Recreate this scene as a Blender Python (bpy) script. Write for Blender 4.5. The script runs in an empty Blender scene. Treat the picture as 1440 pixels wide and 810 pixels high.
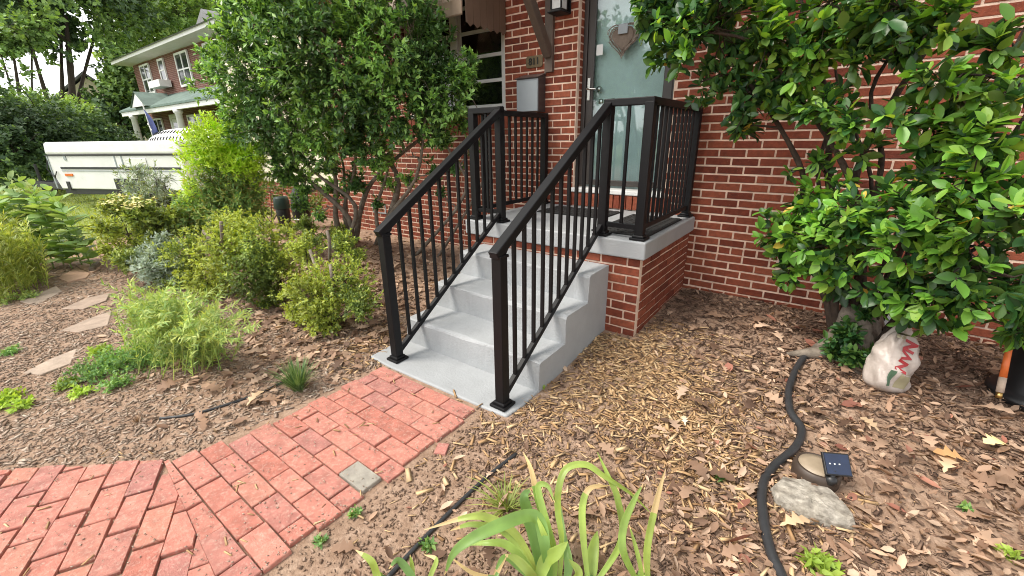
import bpy, math, random
import numpy as np
from mathutils import Vector, Matrix

random.seed(7)
RNG = np.random.default_rng(11)
SC = bpy.context.scene
COL = SC.collection

# ------------------------------------------------------------------ camera
CAM_F = 597.48                      # focal length in pixels of a 1440 wide frame
CAM_C = np.array([2.6004, -2.7749, 1.4584])
YAW, PITCH, ROLL = 0.6442, 0.3390, -0.0127
_f = np.array([-math.sin(YAW) * math.cos(PITCH), math.cos(YAW) * math.cos(PITCH), -math.sin(PITCH)])
_r = np.cross(_f, [0, 0, 1]); _r /= np.linalg.norm(_r)
_u = np.cross(_r, _f)
_c, _s = math.cos(ROLL), math.sin(ROLL)
CR, CU, CF = _c * _r + _s * _u, -_s * _r + _c * _u, _f
cam_data = bpy.data.cameras.new('camera')
cam_data.sensor_width = 36.0
cam_data.lens = CAM_F / 1440 * 36
cam_data.clip_start = 0.05
cam_data.clip_end = 600
cam = bpy.data.objects.new('camera', cam_data)
COL.objects.link(cam)
m = Matrix(((CR[0], CU[0], -CF[0], CAM_C[0]), (CR[1], CU[1], -CF[1], CAM_C[1]), (CR[2], CU[2], -CF[2], CAM_C[2]), (0, 0, 0, 1)))
cam.matrix_world = m
SC.camera = cam

# ------------------------------------------------------------------ light
SUN_EL, SUN_AZ = math.radians(56), math.radians(222)     # azimuth clockwise from +Y
world = bpy.data.worlds.new('World'); SC.world = world; world.use_nodes = True
wn = world.node_tree; wn.nodes.clear()
sky = wn.nodes.new('ShaderNodeTexSky'); sky.sky_type = 'NISHITA'; sky.sun_disc = False
sky.sun_elevation = SUN_EL; sky.sun_rotation = SUN_AZ
sky.air_density = 1.0; sky.dust_density = 1.0; sky.ozone_density = 1.0
hs = wn.nodes.new('ShaderNodeHueSaturation'); hs.inputs['Saturation'].default_value = 0.05
bg = wn.nodes.new('ShaderNodeBackground'); bg.inputs['Strength'].default_value = 0.15
wo = wn.nodes.new('ShaderNodeOutputWorld')
wn.links.new(sky.outputs[0], hs.inputs['Color']); wn.links.new(hs.outputs[0], bg.inputs['Color']); wn.links.new(bg.outputs[0], wo.inputs['Surface'])
sl = bpy.data.lights.new('sun', 'SUN'); sl.energy = 1.5; sl.angle = math.radians(22); sl.color = (1.0, 0.91, 0.79)
sun = bpy.data.objects.new('sun', sl); COL.objects.link(sun)
sd = Vector((math.sin(SUN_AZ) * math.cos(SUN_EL), math.cos(SUN_AZ) * math.cos(SUN_EL), math.sin(SUN_EL)))
sun.rotation_euler = sd.to_track_quat('Z', 'Y').to_euler()
SC.view_settings.view_transform = 'Standard'
SC.view_settings.look = 'None'
SC.view_settings.exposure = 1.32
SC.view_settings.gamma = 1.0
SC.cycles.filter_width = 1.0
SC.cycles.use_denoising = True
SC.view_settings.use_curve_mapping = False

# ------------------------------------------------------------------ placing helpers
def ray(u, v):
    return CR * ((u - 720) / CAM_F) + CU * ((405 - v) / CAM_F) + CF
def at_ax(u, v, ax, val):
    d = ray(u, v); return CAM_C + d * ((val - CAM_C[ax]) / d[ax])
def at_y(u, v, y): return at_ax(u, v, 1, y)
def at_z(u, v, z): return at_ax(u, v, 2, z)
def at_d(u, v, d):
    q = ray(u, v); return CAM_C + q * (d / math.hypot(q[0], q[1]))
def proj(P):
    P = np.atleast_2d(P) - CAM_C
    dz = P @ CF
    return 720 + CAM_F * (P @ CR) / dz, 405 - CAM_F * (P @ CU) / dz, dz
def sstep(a, b, x):
    t = np.clip((x - a) / (b - a), 0, 1); return t * t * (3 - 2 * t)
def gz(x, y):
    x = np.asarray(x, float); y = np.asarray(y, float)
    z = -0.013 + 0.116 * sstep(-1.0, 0.75, y) * sstep(-9.0, -5.0, x)
    near = sstep(-9.0, -6.0, x) * (1 - sstep(5, 8, x))
    off = np.minimum(np.maximum(np.abs(x - 0.8) - 0.75, 0) * 2, 1)
    z = z + near * off * (0.012 * np.sin(3.1 * x + 1.7 * y) * np.sin(2.3 * y - 1.1 * x) + 0.005 * np.sin(9 * x + 4 * y) * np.sin(8 * y - 5 * x))
    z = z + 0.05 * np.exp(-(((x - 2.85) / .45) ** 2 + ((y - .4) / .4) ** 2))
    return z
def at_g(u, v):
    z = 0.0
    for _ in range(12):
        P = at_z(u, v, z); z = float(gz(P[0], P[1]))
    return P

# ------------------------------------------------------------------ mesh helpers
def tag(o, label=None, cat=None, group=None, kind=None):
    if label: o['label'] = label
    if cat: o['category'] = cat
    if group: o['group'] = group
    if kind: o['kind'] = kind
    return o
def link(o, parent=None):
    COL.objects.link(o)
    if parent is not None: o.parent = parent
    return o
def empty(name, loc=(0, 0, 0), rz=0, **k):
    o = bpy.data.objects.new(name, None); o.location = loc; o.rotation_euler = (0, 0, rz)
    o.empty_display_size = .1
    COL.objects.link(o); tag(o, **k); return o
def mkmesh(name, V, F, mats, smooth=False, midx=None):
    me = bpy.data.meshes.new(name)
    me.from_pydata([tuple(map(float, v)) for v in V], [], F)
    for mt in (mats if isinstance(mats, (list, tuple)) else [mats]): me.materials.append(mt)
    if smooth: me.polygons.foreach_set('use_smooth', [True] * len(me.polygons))
    if midx is not None: me.polygons.foreach_set('material_index', midx)
    me.update(); return me
class MB:
    def __init__(s): s.v = []; s.f = []
    def add(s, V, F):
        n = len(s.v); s.v += [tuple(map(float, p)) for p in V]; s.f += [tuple(i + n for i in f) for f in F]; return s
    def box(s, lo, hi, taper=None):
        x0, y0, z0 = lo; x1, y1, z1 = hi
        V = [(x0, y0, z0), (x1, y0, z0), (x1, y1, z0), (x0, y1, z0), (x0, y0, z1), (x1, y0, z1), (x1, y1, z1), (x0, y1, z1)]
        if taper:
            for i in range(4, 8):
                V[i] = ((V[i][0] - (x0 + x1) / 2) * taper + (x0 + x1) / 2, (V[i][1] - (y0 + y1) / 2) * taper + (y0 + y1) / 2, V[i][2])
        return s.add(V, [(0, 3, 2, 1), (4, 5, 6, 7), (0, 1, 5, 4), (1, 2, 6, 5), (2, 3, 7, 6), (3, 0, 4, 7)])
    def bar(s, p0, p1, w, h, up=(0, 0, 1), vert_ends=False):
        p0 = Vector(p0); p1 = Vector(p1); d = (p1 - p0).normalized(); up = Vector(up)
        r = d.cross(up).normalized(); n = r.cross(d).normalized()
        if vert_ends: n = Vector(up) / max(n.dot(up), .05)
        V = []
        for p in (p0, p1):
            for a, b in ((-1, -1), (1, -1), (1, 1), (-1, 1)):
                V.append(p + r * (a * w / 2) + n * (b * h / 2))
        return s.add(V, [(0, 1, 2, 3), (7, 6, 5, 4), (0, 4, 5, 1), (1, 5, 6, 2), (2, 6, 7, 3), (3, 7, 4, 0)])
    def tube(s, pts, rad, n=8, cap=True):
        pts = [Vector(p) for p in pts]; k = len(pts)
        if not hasattr(rad, '__len__'): rad = [rad] * k
        V = []; F = []; prev = None
        for i, p in enumerate(pts):
            d = (pts[min(i + 1, k - 1)] - pts[max(i - 1, 0)]).normalized()
            if prev is None:
                a = Vector((0, 0, 1)) if abs(d.z) < .9 else Vector((1, 0, 0)); r = d.cross(a).normalized()
            else:
                r = (prev - d * prev.dot(d)).normalized()
            prev = r; q = d.cross(r)
            for j in range(n):
                t = 2 * math.pi * j / n; V.append(p + (r * math.cos(t) + q * math.sin(t)) * rad[i])
        for i in range(k - 1):
            for j in range(n):
                F.append((i * n + j, i * n + (j + 1) % n, (i + 1) * n + (j + 1) % n, (i + 1) * n + j))
        if cap: F += [tuple(range(n - 1, -1, -1)), tuple(range((k - 1) * n, k * n))]
        return s.add(V, F)
    def lathe(s, prof, n=24, c=(0, 0, 0), cap=True):
        V = []; F = []
        for r, z in prof:
            for j in range(n):
                t = 2 * math.pi * j / n; V.append((c[0] + r * math.cos(t), c[1] + r * math.sin(t), c[2] + z))
        k = len(prof)
        for i in range(k - 1):
            for j in range(n):
                F.append((i * n + j, i * n + (j + 1) % n, (i + 1) * n + (j + 1) % n, (i + 1) * n + j))
        if cap: F += [tuple(range(n - 1, -1, -1)), tuple(range((k - 1) * n, k * n))]
        return s.add(V, F)
    def prism(s, poly, z0, z1):
        n = len(poly)
        V = [(x, y, z0) for x, y in poly] + [(x, y, z1) for x, y in poly]
        return s.add(V, [tuple(range(n - 1, -1, -1)), tuple(range(n, 2 * n))] + [(i, (i + 1) % n, n + (i + 1) % n, n + i) for i in range(n)])
    def extrude_x(s, prof, x0, x1):     # prof: list of (y, z), counter clockwise seen from +x
        n = len(prof)
        V = [(x0, y, z) for y, z in prof] + [(x1, y, z) for y, z in prof]
        return s.add(V, [tuple(range(n - 1, -1, -1)), tuple(range(n, 2 * n))] + [(i, (i + 1) % n, n + (i + 1) % n, n + i) for i in range(n)])
    def build(s, name, mats, parent=None, smooth=False, bevel=0, seg=2, **k):
        me = mkmesh(name, s.v, s.f, mats, smooth)
        o = bpy.data.objects.new(name, me); link(o, parent)
        if bevel:
            b = o.modifiers.new('bevel', 'BEVEL'); b.width = bevel; b.segments = seg; b.limit_method = 'ANGLE'; b.angle_limit = math.radians(35)
        return tag(o, **k)
def inst(me, name, mtx, parent=None):
    o = bpy.data.objects.new(name, me); link(o, parent); o.matrix_local = mtx; return o
def spline(P, n=6):
    P = [np.array(p, float) for p in P]; Q = [2 * P[0] - P[1]] + P + [2 * P[-1] - P[-2]]; out = []
    for i in range(1, len(Q) - 2):
        a, b, c, d = Q[i - 1:i + 3]
        for k in range(n):
            t = k / n; out.append(.5 * ((2 * b) + (c - a) * t + (2 * a - 5 * b + 4 * c - d) * t * t + (3 * b - a - 3 * c + d) * t ** 3))
    out.append(P[-1]); return out
def big_mesh(name, V, F, mats, midx=None, smooth=False, parent=None, **k):
    # V (n,3) float, F (m,c) int, all faces the same size
    me = bpy.data.meshes.new(name); n = len(V); mm, c = F.shape
    me.vertices.add(n); me.vertices.foreach_set('co', np.ascontiguousarray(V, dtype=np.float32).ravel())
    me.loops.add(mm * c); me.loops.foreach_set('vertex_index', np.ascontiguousarray(F, dtype=np.int32).ravel())
    me.polygons.add(mm); me.polygons.foreach_set('loop_start', np.arange(0, mm * c, c, dtype=np.int32))
    for mt in (mats if isinstance(mats, (list, tuple)) else [mats]): me.materials.append(mt)
    if midx is not None: me.polygons.foreach_set('material_index', np.asarray(midx, dtype=np.int32))
    if smooth: me.polygons.foreach_set('use_smooth', np.ones(mm, dtype=bool))
    me.update(calc_edges=True); me.validate()
    o = bpy.data.objects.new(name, me); link(o, parent); return tag(o, **k)
def nrm(a): return a / np.maximum(np.linalg.norm(a, axis=-1, keepdims=True), 1e-9)
def frames(A, Nn):
    A = nrm(A); B = nrm(np.cross(A, Nn)); N2 = np.cross(B, A); return A, B, N2
def scatter(T, TF, P, A, N, S, W=None):
    A, B, N = frames(A, N); W = np.ones(len(P)) if W is None else W
    V = P[:, None, :] + S[:, None, None] * (T[None, :, 0:1] * W[:, None, None] * B[:, None, :] + T[None, :, 1:2] * A[:, None, :] + T[None, :, 2:3] * N[:, None, :])
    n, k = len(P), len(T)
    F = (TF[None] + (np.arange(n) * k)[:, None, None]).reshape(-1, TF.shape[1])
    return V.reshape(-1, 3), F

# leaf templates: x sideways, y along, z out of the face
LEAF4 = np.array([(0, 0, 0), (.24, .42, .06), (.0, .5, -.02), (-.24, .42, .06), (0, 1, -.06)], float)
LEAF4F = np.array([(0, 1, 2), (0, 2, 3), (1, 4, 2), (2, 4, 3)])
LEAF8 = np.array([(0, 0, 0), (.17, .22, .045), (0, .28, -.01), (-.17, .22, .045), (.25, .55, .06), (0, .6, -.015), (-.25, .55, .06), (.15, .84, .02), (-.15, .84, .02), (0, 1, -.07)], float)
LEAF8F = np.array([(0, 1, 2), (0, 2, 3), (1, 4, 2), (4, 5, 2), (2, 5, 6), (2, 6, 3), (4, 7, 5), (7, 9, 5), (5, 9, 8), (5, 8, 6)])
LANCE = np.array([(0, 0, 0), (.085, .4, .02), (0, .45, -.01), (-.085, .4, .02), (0, 1, -.1)], float)
_rows = [(0, .015), (.12, .07), (.22, .05), (.36, .26), (.46, .1), (.6, .3), (.7, .12), (.84, .18), (1, .01)]
OAK = np.array([(sx * w, t, .5 * w * w * 2 + .12 * math.sin(3 * t)) for t, w in _rows for sx in (-1, 0, 1)], float)
OAKF = np.array([q for i in range(8) for q in ((3 * i, 3 * i + 1, 3 * i + 4, 3 * i + 3), (3 * i + 1, 3 * i + 2, 3 * i + 5, 3 * i + 4))])
DRYL = np.array([(0, 0, 0), (.2, .3, .09), (0, .33, 0), (-.2, .3, .07), (.22, .66, .12), (0, .7, .02), (-.2, .66, .1), (0, 1, .1), ], float)
DRYLF = np.array([(0, 1, 2), (0, 2, 3), (1, 4, 2), (4, 5, 2), (2, 5, 6), (2, 6, 3), (4, 7, 5), (5, 7, 6)])
CHIP = np.array([(-.5, 0, 0), (.5, .04, 0), (.15, .02, .55), (-.45, 1, .1), (.4, .95, 0), (-.05, .98, .5)], float)
CHIPF = np.array([(0, 2, 1, 1), (3, 4, 5, 5), (0, 1, 4, 3), (1, 2, 5, 4), (2, 0, 3, 5)])
CHIPT = np.array([(0, 2, 1), (3, 4, 5), (0, 1, 4), (0, 4, 3), (1, 2, 5), (1, 5, 4), (2, 0, 3), (2, 3, 5)])

# ------------------------------------------------------------------ materials
def new_mat(name):
    mt = bpy.data.materials.new(name); mt.use_nodes = True
    nt = mt.node_tree; nt.nodes.clear()
    o = nt.nodes.new('ShaderNodeOutputMaterial'); b = nt.nodes.new('ShaderNodeBsdfPrincipled')
    nt.links.new(b.outputs[0], o.inputs['Surface']); return mt, nt, b, o
def N_(nt, t, **k):
    n = nt.nodes.new(t)
    for a, v in k.items(): setattr(n, a, v)
    return n
def rand_val(nt):
    g = N_(nt, 'ShaderNodeNewGeometry'); oi = N_(nt, 'ShaderNodeObjectInfo')
    a = N_(nt, 'ShaderNodeMath', operation='ADD'); fr = N_(nt, 'ShaderNodeMath', operation='FRACT')
    nt.links.new(g.outputs['Random Per Island'], a.inputs[0]); nt.links.new(oi.outputs['Random'], a.inputs[1]); nt.links.new(a.outputs[0], fr.inputs[0])
    return fr.outputs[0], g
def ramp(nt, fac, cols):
    r = N_(nt, 'ShaderNodeValToRGB'); e = r.color_ramp.elements
    n = len(cols); 
    while len(e) < n: e.new(.5)
    for i, c in enumerate(cols):
        p, cc = (c if len(c) == 2 else (i / max(n - 1, 1), c)); e[i].position = p; e[i].color = (*cc, 1)
    nt.links.new(fac, r.inputs[0]); return r.outputs[0]
def noise(nt, pos, scale, detail=4, rough=.6):
    n = N_(nt, 'ShaderNodeTexNoise'); n.inputs['Scale'].default_value = scale; n.inputs['Detail'].default_value = detail; n.inputs['Roughness'].default_value = rough
    nt.links.new(pos, n.inputs['Vector']); return n.outputs['Fac']
def mixc(nt, fac, a, b, mode='MIX'):
    x = N_(nt, 'ShaderNodeMix', data_type='RGBA', blend_type=mode)
    for sock, val in ((x.inputs[0], fac), (x.inputs[6], a), (x.inputs[7], b)):
        if hasattr(val, 'links'): nt.links.new(val, sock)
        elif isinstance(val, (int, float)): sock.default_value = val
        else: sock.default_value = (*val, 1)
    return x.outputs[2]
def mapr(nt, v, a, b, c, d):
    n = N_(nt, 'ShaderNodeMapRange'); 
    for i, x in enumerate((a, b, c, d)): n.inputs[i + 1].default_value = x
    nt.links.new(v, n.inputs[0]); return n.outputs[0]
def M(name, cols, rough=.7, vary=.25, nscale=6, bump=0, bscale=40, metallic=0, spec=.5, rand=True, bump2=None, coat=0, dust=None, stain=None):
    """colours picked per piece, uneven tone from world-space noise, fine relief"""
    mt, nt, b, o = new_mat(name)
    if isinstance(cols[0], (int, float)): cols = [cols]
    rv, g = rand_val(nt); pos = g.outputs['Position']
    if len(cols) > 1: c = ramp(nt, rv if rand else mapr(nt, noise(nt, pos, nscale * .5), .3, .7, 0, 1), cols)
    else: c = None
    n1 = noise(nt, pos, nscale)
    k = ramp(nt, mapr(nt, n1, .25, .75, 0, 1), [(1 - vary,) * 3, (1 + vary * .6,) * 3])
    c = mixc(nt, 1.0, c if c is not None else cols[0], k, 'MULTIPLY')
    for dd in (dust, stain):
        if dd:
            col, sc1, lo_, hi_, amt = dd
            c = mixc(nt, mapr(nt, noise(nt, pos, sc1, 6, .75), lo_, hi_, 0, amt), c, col)
    nt.links.new(c, b.inputs['Base Color'])
    b.inputs['Roughness'].default_value = rough; b.inputs['Metallic'].default_value = metallic; b.inputs['Specular IOR Level'].default_value = spec
    if coat: b.inputs['Coat Weight'].default_value = coat
    if bump:
        bp = N_(nt, 'ShaderNodeBump'); bp.inputs['Strength'].default_value = bump; bp.inputs['Distance'].default_value = .01
        nt.links.new(noise(nt, pos, bscale, 6, .7), bp.inputs['Height']); nt.links.new(bp.outputs[0], b.inputs['Normal'])
    return mt
def leaf_mat(name, cols, transl=.3, rough=.42, spec=.5, vary=.35, nscale=2.5, gain=1.25):
    mt, nt, b, o = new_mat(name)
    rv, g = rand_val(nt)
    c = ramp(nt, rv, [tuple(min(x * gain, .8) for x in q) for q in cols])
    n1 = noise(nt, g.outputs['Position'], nscale, 2)
    k = ramp(nt, mapr(nt, n1, .3, .7, 0, 1), [(1 - vary,) * 3, (1 + vary,) * 3])
    c = mixc(nt, 1.0, c, k, 'MULTIPLY')
    nt.links.new(c, b.inputs['Base Color']); b.inputs['Roughness'].default_value = rough; b.inputs['Specular IOR Level'].default_value = spec
    t = N_(nt, 'ShaderNodeBsdfTranslucent'); tc = mixc(nt, 1.0, c, (1.5, 1.35, .5), 'MULTIPLY'); nt.links.new(tc, t.inputs[0])
    ms = N_(nt, 'ShaderNodeMixShader'); ms.inputs[0].default_value = transl
    nt.links.new(b.outputs[0], ms.inputs[1]); nt.links.new(t.outputs[0], ms.inputs[2]); nt.links.new(ms.outputs[0], o.inputs['Surface'])
    return mt
def glass_mat(name, tint=(.9, .95, .95), rough=.02, ior=1.5):
    mt, nt, b, o = new_mat(name); nt.nodes.remove(b)
    t = N_(nt, 'ShaderNodeBsdfTransparent'); t.inputs[0].default_value = (*tint, 1)
    g = N_(nt, 'ShaderNodeBsdfGlossy'); g.inputs['Roughness'].default_value = rough
    fr = N_(nt, 'ShaderNodeFresnel'); fr.inputs[0].default_value = ior
    a = N_(nt, 'ShaderNodeMath', operation='ADD'); a.inputs[1].default_value = .03; nt.links.new(fr.outputs[0], a.inputs[0])
    ms = N_(nt, 'ShaderNodeMixShader'); nt.links.new(a.outputs[0], ms.inputs[0]); nt.links.new(t.outputs[0], ms.inputs[1]); nt.links.new(g.outputs[0], ms.inputs[2])
    nt.links.new(ms.outputs[0], o.inputs['Surface']); return mt

MT = {}
MT['brick'] = M('wall brick', [(.15, .028, .012), (.215, .044, .019), (.26, .06, .027), (.32, .086, .041), (.23, .048, .021)], .85, .35, 25, .8, 170, dust=((.45, .30, .22), 70, .60, .75, .4), stain=((.07, .024, .017), 6, .56, .8, .5))
MT['mortar'] = M('mortar', (.86, .65, .51), .95, .22, 12, .9, 220, stain=((.42, .28, .21), 5, .56, .78, .4))
MT['paver'] = M('paver brick', [(.43, .15, .108), (.49, .182, .135), (.54, .215, .16), (.48, .19, .145), (.40, .165, .138), (.52, .215, .15)], .88, .35, 17, .55, 150, dust=((.58, .42, .34), 55, .50, .68, .55), stain=((.24, .13, .10), 9, .58, .78, .5))
MT['paver_grey'] = M('grey paver', (.36, .33, .28), .9, .3, 20, .7, 130)
MT['concrete'] = M('painted concrete', (.345, .36, .37), .62, .12, 5, .45, 55, dust=((.29, .29, .28), 26, .66, .76, .25), stain=((.29, .29, .28), 3.2, .6, .8, .25))
MT['black_metal'] = M('black powder coat', (.006, .006, .007), .46, .2, 30, .05, 400, spec=.25)
MT['rubber'] = M('black rubber', (.014, .014, .014), .8, .3, 60, .8, 120)
MT['bronze'] = M('dark bronze frame', (.045, .038, .034), .45, .2, 8)
MT['door_aqua'] = M('pale aqua door paint', (.66, .78, .75), .5, .15, 3)
MT['glass'] = glass_mat('pane glass')
MT['white'] = M('white paint', (.74, .74, .72), .5, .1, 6)
MT['steel'] = M('brushed steel', (.55, .54, .52), .3, .1, 20, metallic=1)
MT['brown_wood'] = M('brown painted timber', (.105, .075, .058), .6, .2, 10, .2, 60)
MT['awning'] = M('tan awning enamel', (.36, .27, .20), .5, .15, 6)
MT['awning_dark'] = M('brown awning enamel', (.15, .10, .07), .5, .15, 6)
MT['mail_grey'] = M('grey enamel', (.30, .335, .36), .35, .06, 5)
MT['mail_dark'] = M('dark mailbox metal', (.05, .04, .04), .3, .15, 8)
MT['plaque'] = M('bronze plaque', (.20, .15, .09), .45, .25, 40, metallic=.6)
MT['plaque_dark'] = M('plaque numerals', (.012, .014, .012), .5)
MT['wicker'] = M('grey wicker', [(.16, .12, .09), (.26, .21, .17), (.34, .29, .24)], .8, .3, 30)
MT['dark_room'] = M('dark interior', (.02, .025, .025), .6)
MT['paper'] = M('white paper', (.75, .77, .76), .7, .05)
MT['bark'] = M('shrub bark', [(.035, .022, .015), (.065, .042, .029)], .9, .5, 18, 1.0, 60, rand=False)
MT['bark_grey'] = M('grey bark', [(.16, .13, .10), (.24, .20, .16)], .9, .45, 16, .8, 60, rand=False)
MT['bark_dark'] = M('dark bark', (.045, .032, .024), .9, .4, 12, .8, 50)
MT['hose'] = M('black hose', (.032, .033, .036), .42, .2, 20, .2, 90)
MT['rock'] = M('pale stone', [(.24, .205, .165), (.36, .325, .27), (.46, .42, .36)], .9, .45, 30, 1.0, 70, rand=False)
MT['flag_tan'] = M('tan flagstone', [(.40, .25, .17), (.48, .32, .23)], .9, .25, 8, .5, 40)
MT['flag_grey'] = M('dusty flagstone', [(.36, .27, .21), (.42, .33, .26)], .95, .3, 10, .5, 40)
MT['siding'] = M('cream siding', (.62, .56, .42), .6, .1, 4)
MT['black_plastic'] = M('black plastic', (.012, .012, .013), .4, .15, 12)
MT['green_plastic'] = M('dark green plastic', (.02, .05, .04), .45, .2, 10)
MT['orange'] = M('orange handle', (.62, .14, .03), .45, .2, 20)
MT['brass'] = M('brass', (.5, .33, .12), .35, .2, 30, metallic=1)
MT['solar'] = M('solar cell', (.012, .022, .055), .12, .2, 30, spec=.7)
MT['puck'] = M('brown plastic', (.055, .038, .028), .5, .25, 20)
MT['puck_top'] = M('frosted lens', (.34, .27, .19), .5, .2, 20)
MT['camper'] = M('camper white', (.76, .76, .76), .45, .1, 3, stain=((.45, .43, .39), 2.6, .58, .76, .4))
MT['camper_trim'] = M('camper dark trim', (.02, .02, .022), .5)
MT['amber'] = M('amber lens', (.7, .16, .02), .3)
MT['yellow'] = M('yellow tape', (.7, .45, .03), .5)
MT['flag_blue'] = M('blue flag cloth', (.02, .035, .16), .8, .2, 4)
MT['green_roof'] = M('green shingle', [(.09, .14, .12), (.13, .19, .165), (.17, .23, .2)], .85, .3, 3)
MT['grey_roof'] = M('grey shingle', [(.16, .16, .17), (.24, .24, .25)], .85, .3, 3)
MT['glass_dark'] = M('far window glass', (.03, .035, .035), .08, .2, 1)
MT['hose_green'] = M('green hose', (.02, .12, .07), .5)

# ------------------------------------------------------------------ ground
def ground_mat():
    mt, nt, b, o = new_mat('soil and turf')
    g = N_(nt, 'ShaderNodeNewGeometry'); pos = g.outputs['Position']
    n1 = noise(nt, pos, 3, 5); n2 = noise(nt, pos, 60, 5, .7); n3 = noise(nt, pos, 14, 4)
    soil = ramp(nt, mapr(nt, n3, .3, .7, 0, 1), [(.29, .19, .13), (.38, .26, .185), (.46, .33, .245)])
    soil = mixc(nt, mapr(nt, n2, .4, .68, 0, .6), soil, (.20, .125, .083))
    turf = ramp(nt, mapr(nt, n1, .3, .7, 0, 1), [(.14, .20, .045), (.20, .26, .07), (.27, .30, .11)])
    sx = N_(nt, 'ShaderNodeSeparateXYZ'); nt.links.new(pos, sx.inputs[0])
    a = N_(nt, 'ShaderNodeMath', operation='MULTIPLY_ADD'); nt.links.new(n1, a.inputs[0]); a.inputs[1].default_value = 2.2; nt.links.new(sx.outputs['X'], a.inputs[2])
    f = mapr(nt, a.outputs[0], -5.3, -6.3, 0, 1)
    c = mixc(nt, f, soil, turf); nt.links.new(c, b.inputs['Base Color']); b.inputs['Roughness'].default_value = .95; b.inputs['Specular IOR Level'].default_value = .2
    bp = N_(nt, 'ShaderNodeBump'); bp.inputs['Strength'].default_value = .9; bp.inputs['Distance'].default_value = .012
    nt.links.new(n2, bp.inputs['Height']); nt.links.new(bp.outputs[0], b.inputs['Normal'])
    return mt
def build_ground():
    xs = np.concatenate([np.linspace(-300, -40, 14)[:-1], np.linspace(-40, -8, 33)[:-1], np.arange(-8, 5, .05), np.linspace(5, 12, 15), np.linspace(20, 300, 12)])
    ys = np.concatenate([np.linspace(-300, -10, 14)[:-1], np.linspace(-10, -4, 13)[:-1], np.arange(-4, 1.6, .05), np.linspace(1.6, 12, 22), np.linspace(20, 300, 14)])
    X, Y = np.meshgrid(xs, ys); Z = gz(X, Y)
    V = np.stack([X, Y, Z], -1).reshape(-1, 3); nx, ny = len(xs), len(ys)
    i = np.arange(nx * ny).reshape(ny, nx)
    F = np.stack([i[:-1, :-1], i[:-1, 1:], i[1:, 1:], i[1:, :-1]], -1).reshape(-1, 4)
    big_mesh('ground', V, F, ground_mat(), smooth=True, kind='structure')
build_ground()

# ------------------------------------------------------------------ house
W, D, H = 1.6468, 1.233, 0.782
CO = .0677
def brick_mesh(name, L, h, dep, mat, seed):
    r = random.Random(seed); c = .0035; j = lambda: r.uniform(-.0016, .0016)
    V = []
    for y, ins in ((dep, 0), (c, 0), (0, c)):
        for sx, sz in ((-1, -1), (1, -1), (1, 1), (-1, 1)):
            V.append((sx * (L / 2 - ins) + j(), y + (j() if y == 0 else 0), sz * (h / 2 - ins) + j()))
    F = [(0, 1, 5, 4), (1, 2, 6, 5), (2, 3, 7, 6), (3, 0, 4, 7), (4, 5, 9, 8), (5, 6, 10, 9), (6, 7, 11, 10), (7, 4, 8, 11), (8, 9, 10, 11)]
    return mkmesh(name, V, F, mat)
BL, BH, BD = .1915, .0537, .05
BRICKS = [brick_mesh('brick', 1, BH, BD, MT['brick'], s) for s in range(8)]
ROWLOCKS = [brick_mesh('brick', 1, 1, BD, MT['brick'], 20 + s) for s in range(4)]
_bv = np.array([v.co[:] for v in BRICKS[0].vertices])
_bf = np.array([tuple(p.vertices) for p in BRICKS[0].polygons])

def course_bricks(x0, x1, z0, z1, holes=(), phase=0.0, header_k=()):
    """bricks of a running bond filling x0..x1, cut at the ends and around holes: (xc, zc, length)"""
    out = []
    k = int(round(z0 / CO))
    while (k + .5) * CO < z1:
        zc = (k + .5) * CO
        pitch = .1017 if k in header_k else .2034
        spans = [(x0, x1)]
        for hx0, hx1, hz0, hz1 in holes:
            if hz0 < zc < hz1:
                ns = []
                for a, b in spans:
                    if hx1 <= a or hx0 >= b: ns.append((a, b)); continue
                    if hx0 > a: ns.append((a, hx0))
                    if hx1 < b: ns.append((hx1, b))
                spans = ns
        off = phase + (.1017 if k % 2 else 0)
        for a, b in spans:
            i = math.floor((a - off) / pitch)
            while off + i * pitch < b:
                p, q = max(a, off + i * pitch), min(b, off + (i + 1) * pitch)
                if q - p > .03: out.append(((p + q) / 2, zc, q - p - .0145))
                i += 1
        k += 1
    return out
def lay_bricks(items, parent, frame, limit, score, rest_name, first=0):
    """items (xc, zc, len) in the wall plane; frame(xc, zc) -> Matrix of the face centre"""
    sc = [score(frame(x, z).translation) for x, z, l in items]
    order = sorted(range(len(items)), key=lambda i: -sc[i])
    r = random.Random(3); V = []; F = []
    for n, i in enumerate(order):
        x, z, l = items[i]
        mt = frame(x, z) @ Matrix.Translation((r.uniform(-.001, .001), r.uniform(-.0025, .002), r.uniform(-.001, .001))) @ Matrix.Rotation(r.uniform(-.006, .006), 4, 'Y') @ Matrix.Diagonal((l, 1, 1, 1))
        if n < limit and sc[i] > 0: inst(BRICKS[r.randrange(8)], 'brick', mt, parent)
        else:
            n0 = len(V)
            V += [(mt @ Vector(p))[:] for p in _bv]; F += [tuple(q + n0 for q in f) for f in _bf]
    if V:
        o = bpy.data.objects.new(rest_name, mkmesh(rest_name, V, F, MT['brick'])); link(o, parent); tag(o, kind='stuff')
def inpoly(u, v, poly):
    c = False; n = len(poly)
    for i in range(n):
        (a, b), (p, q) = poly[i], poly[(i + 1) % n]
        if (b > v) != (q > v) and u < (p - a) * (v - b) / (q - b) + a: c = not c
    return c
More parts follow.
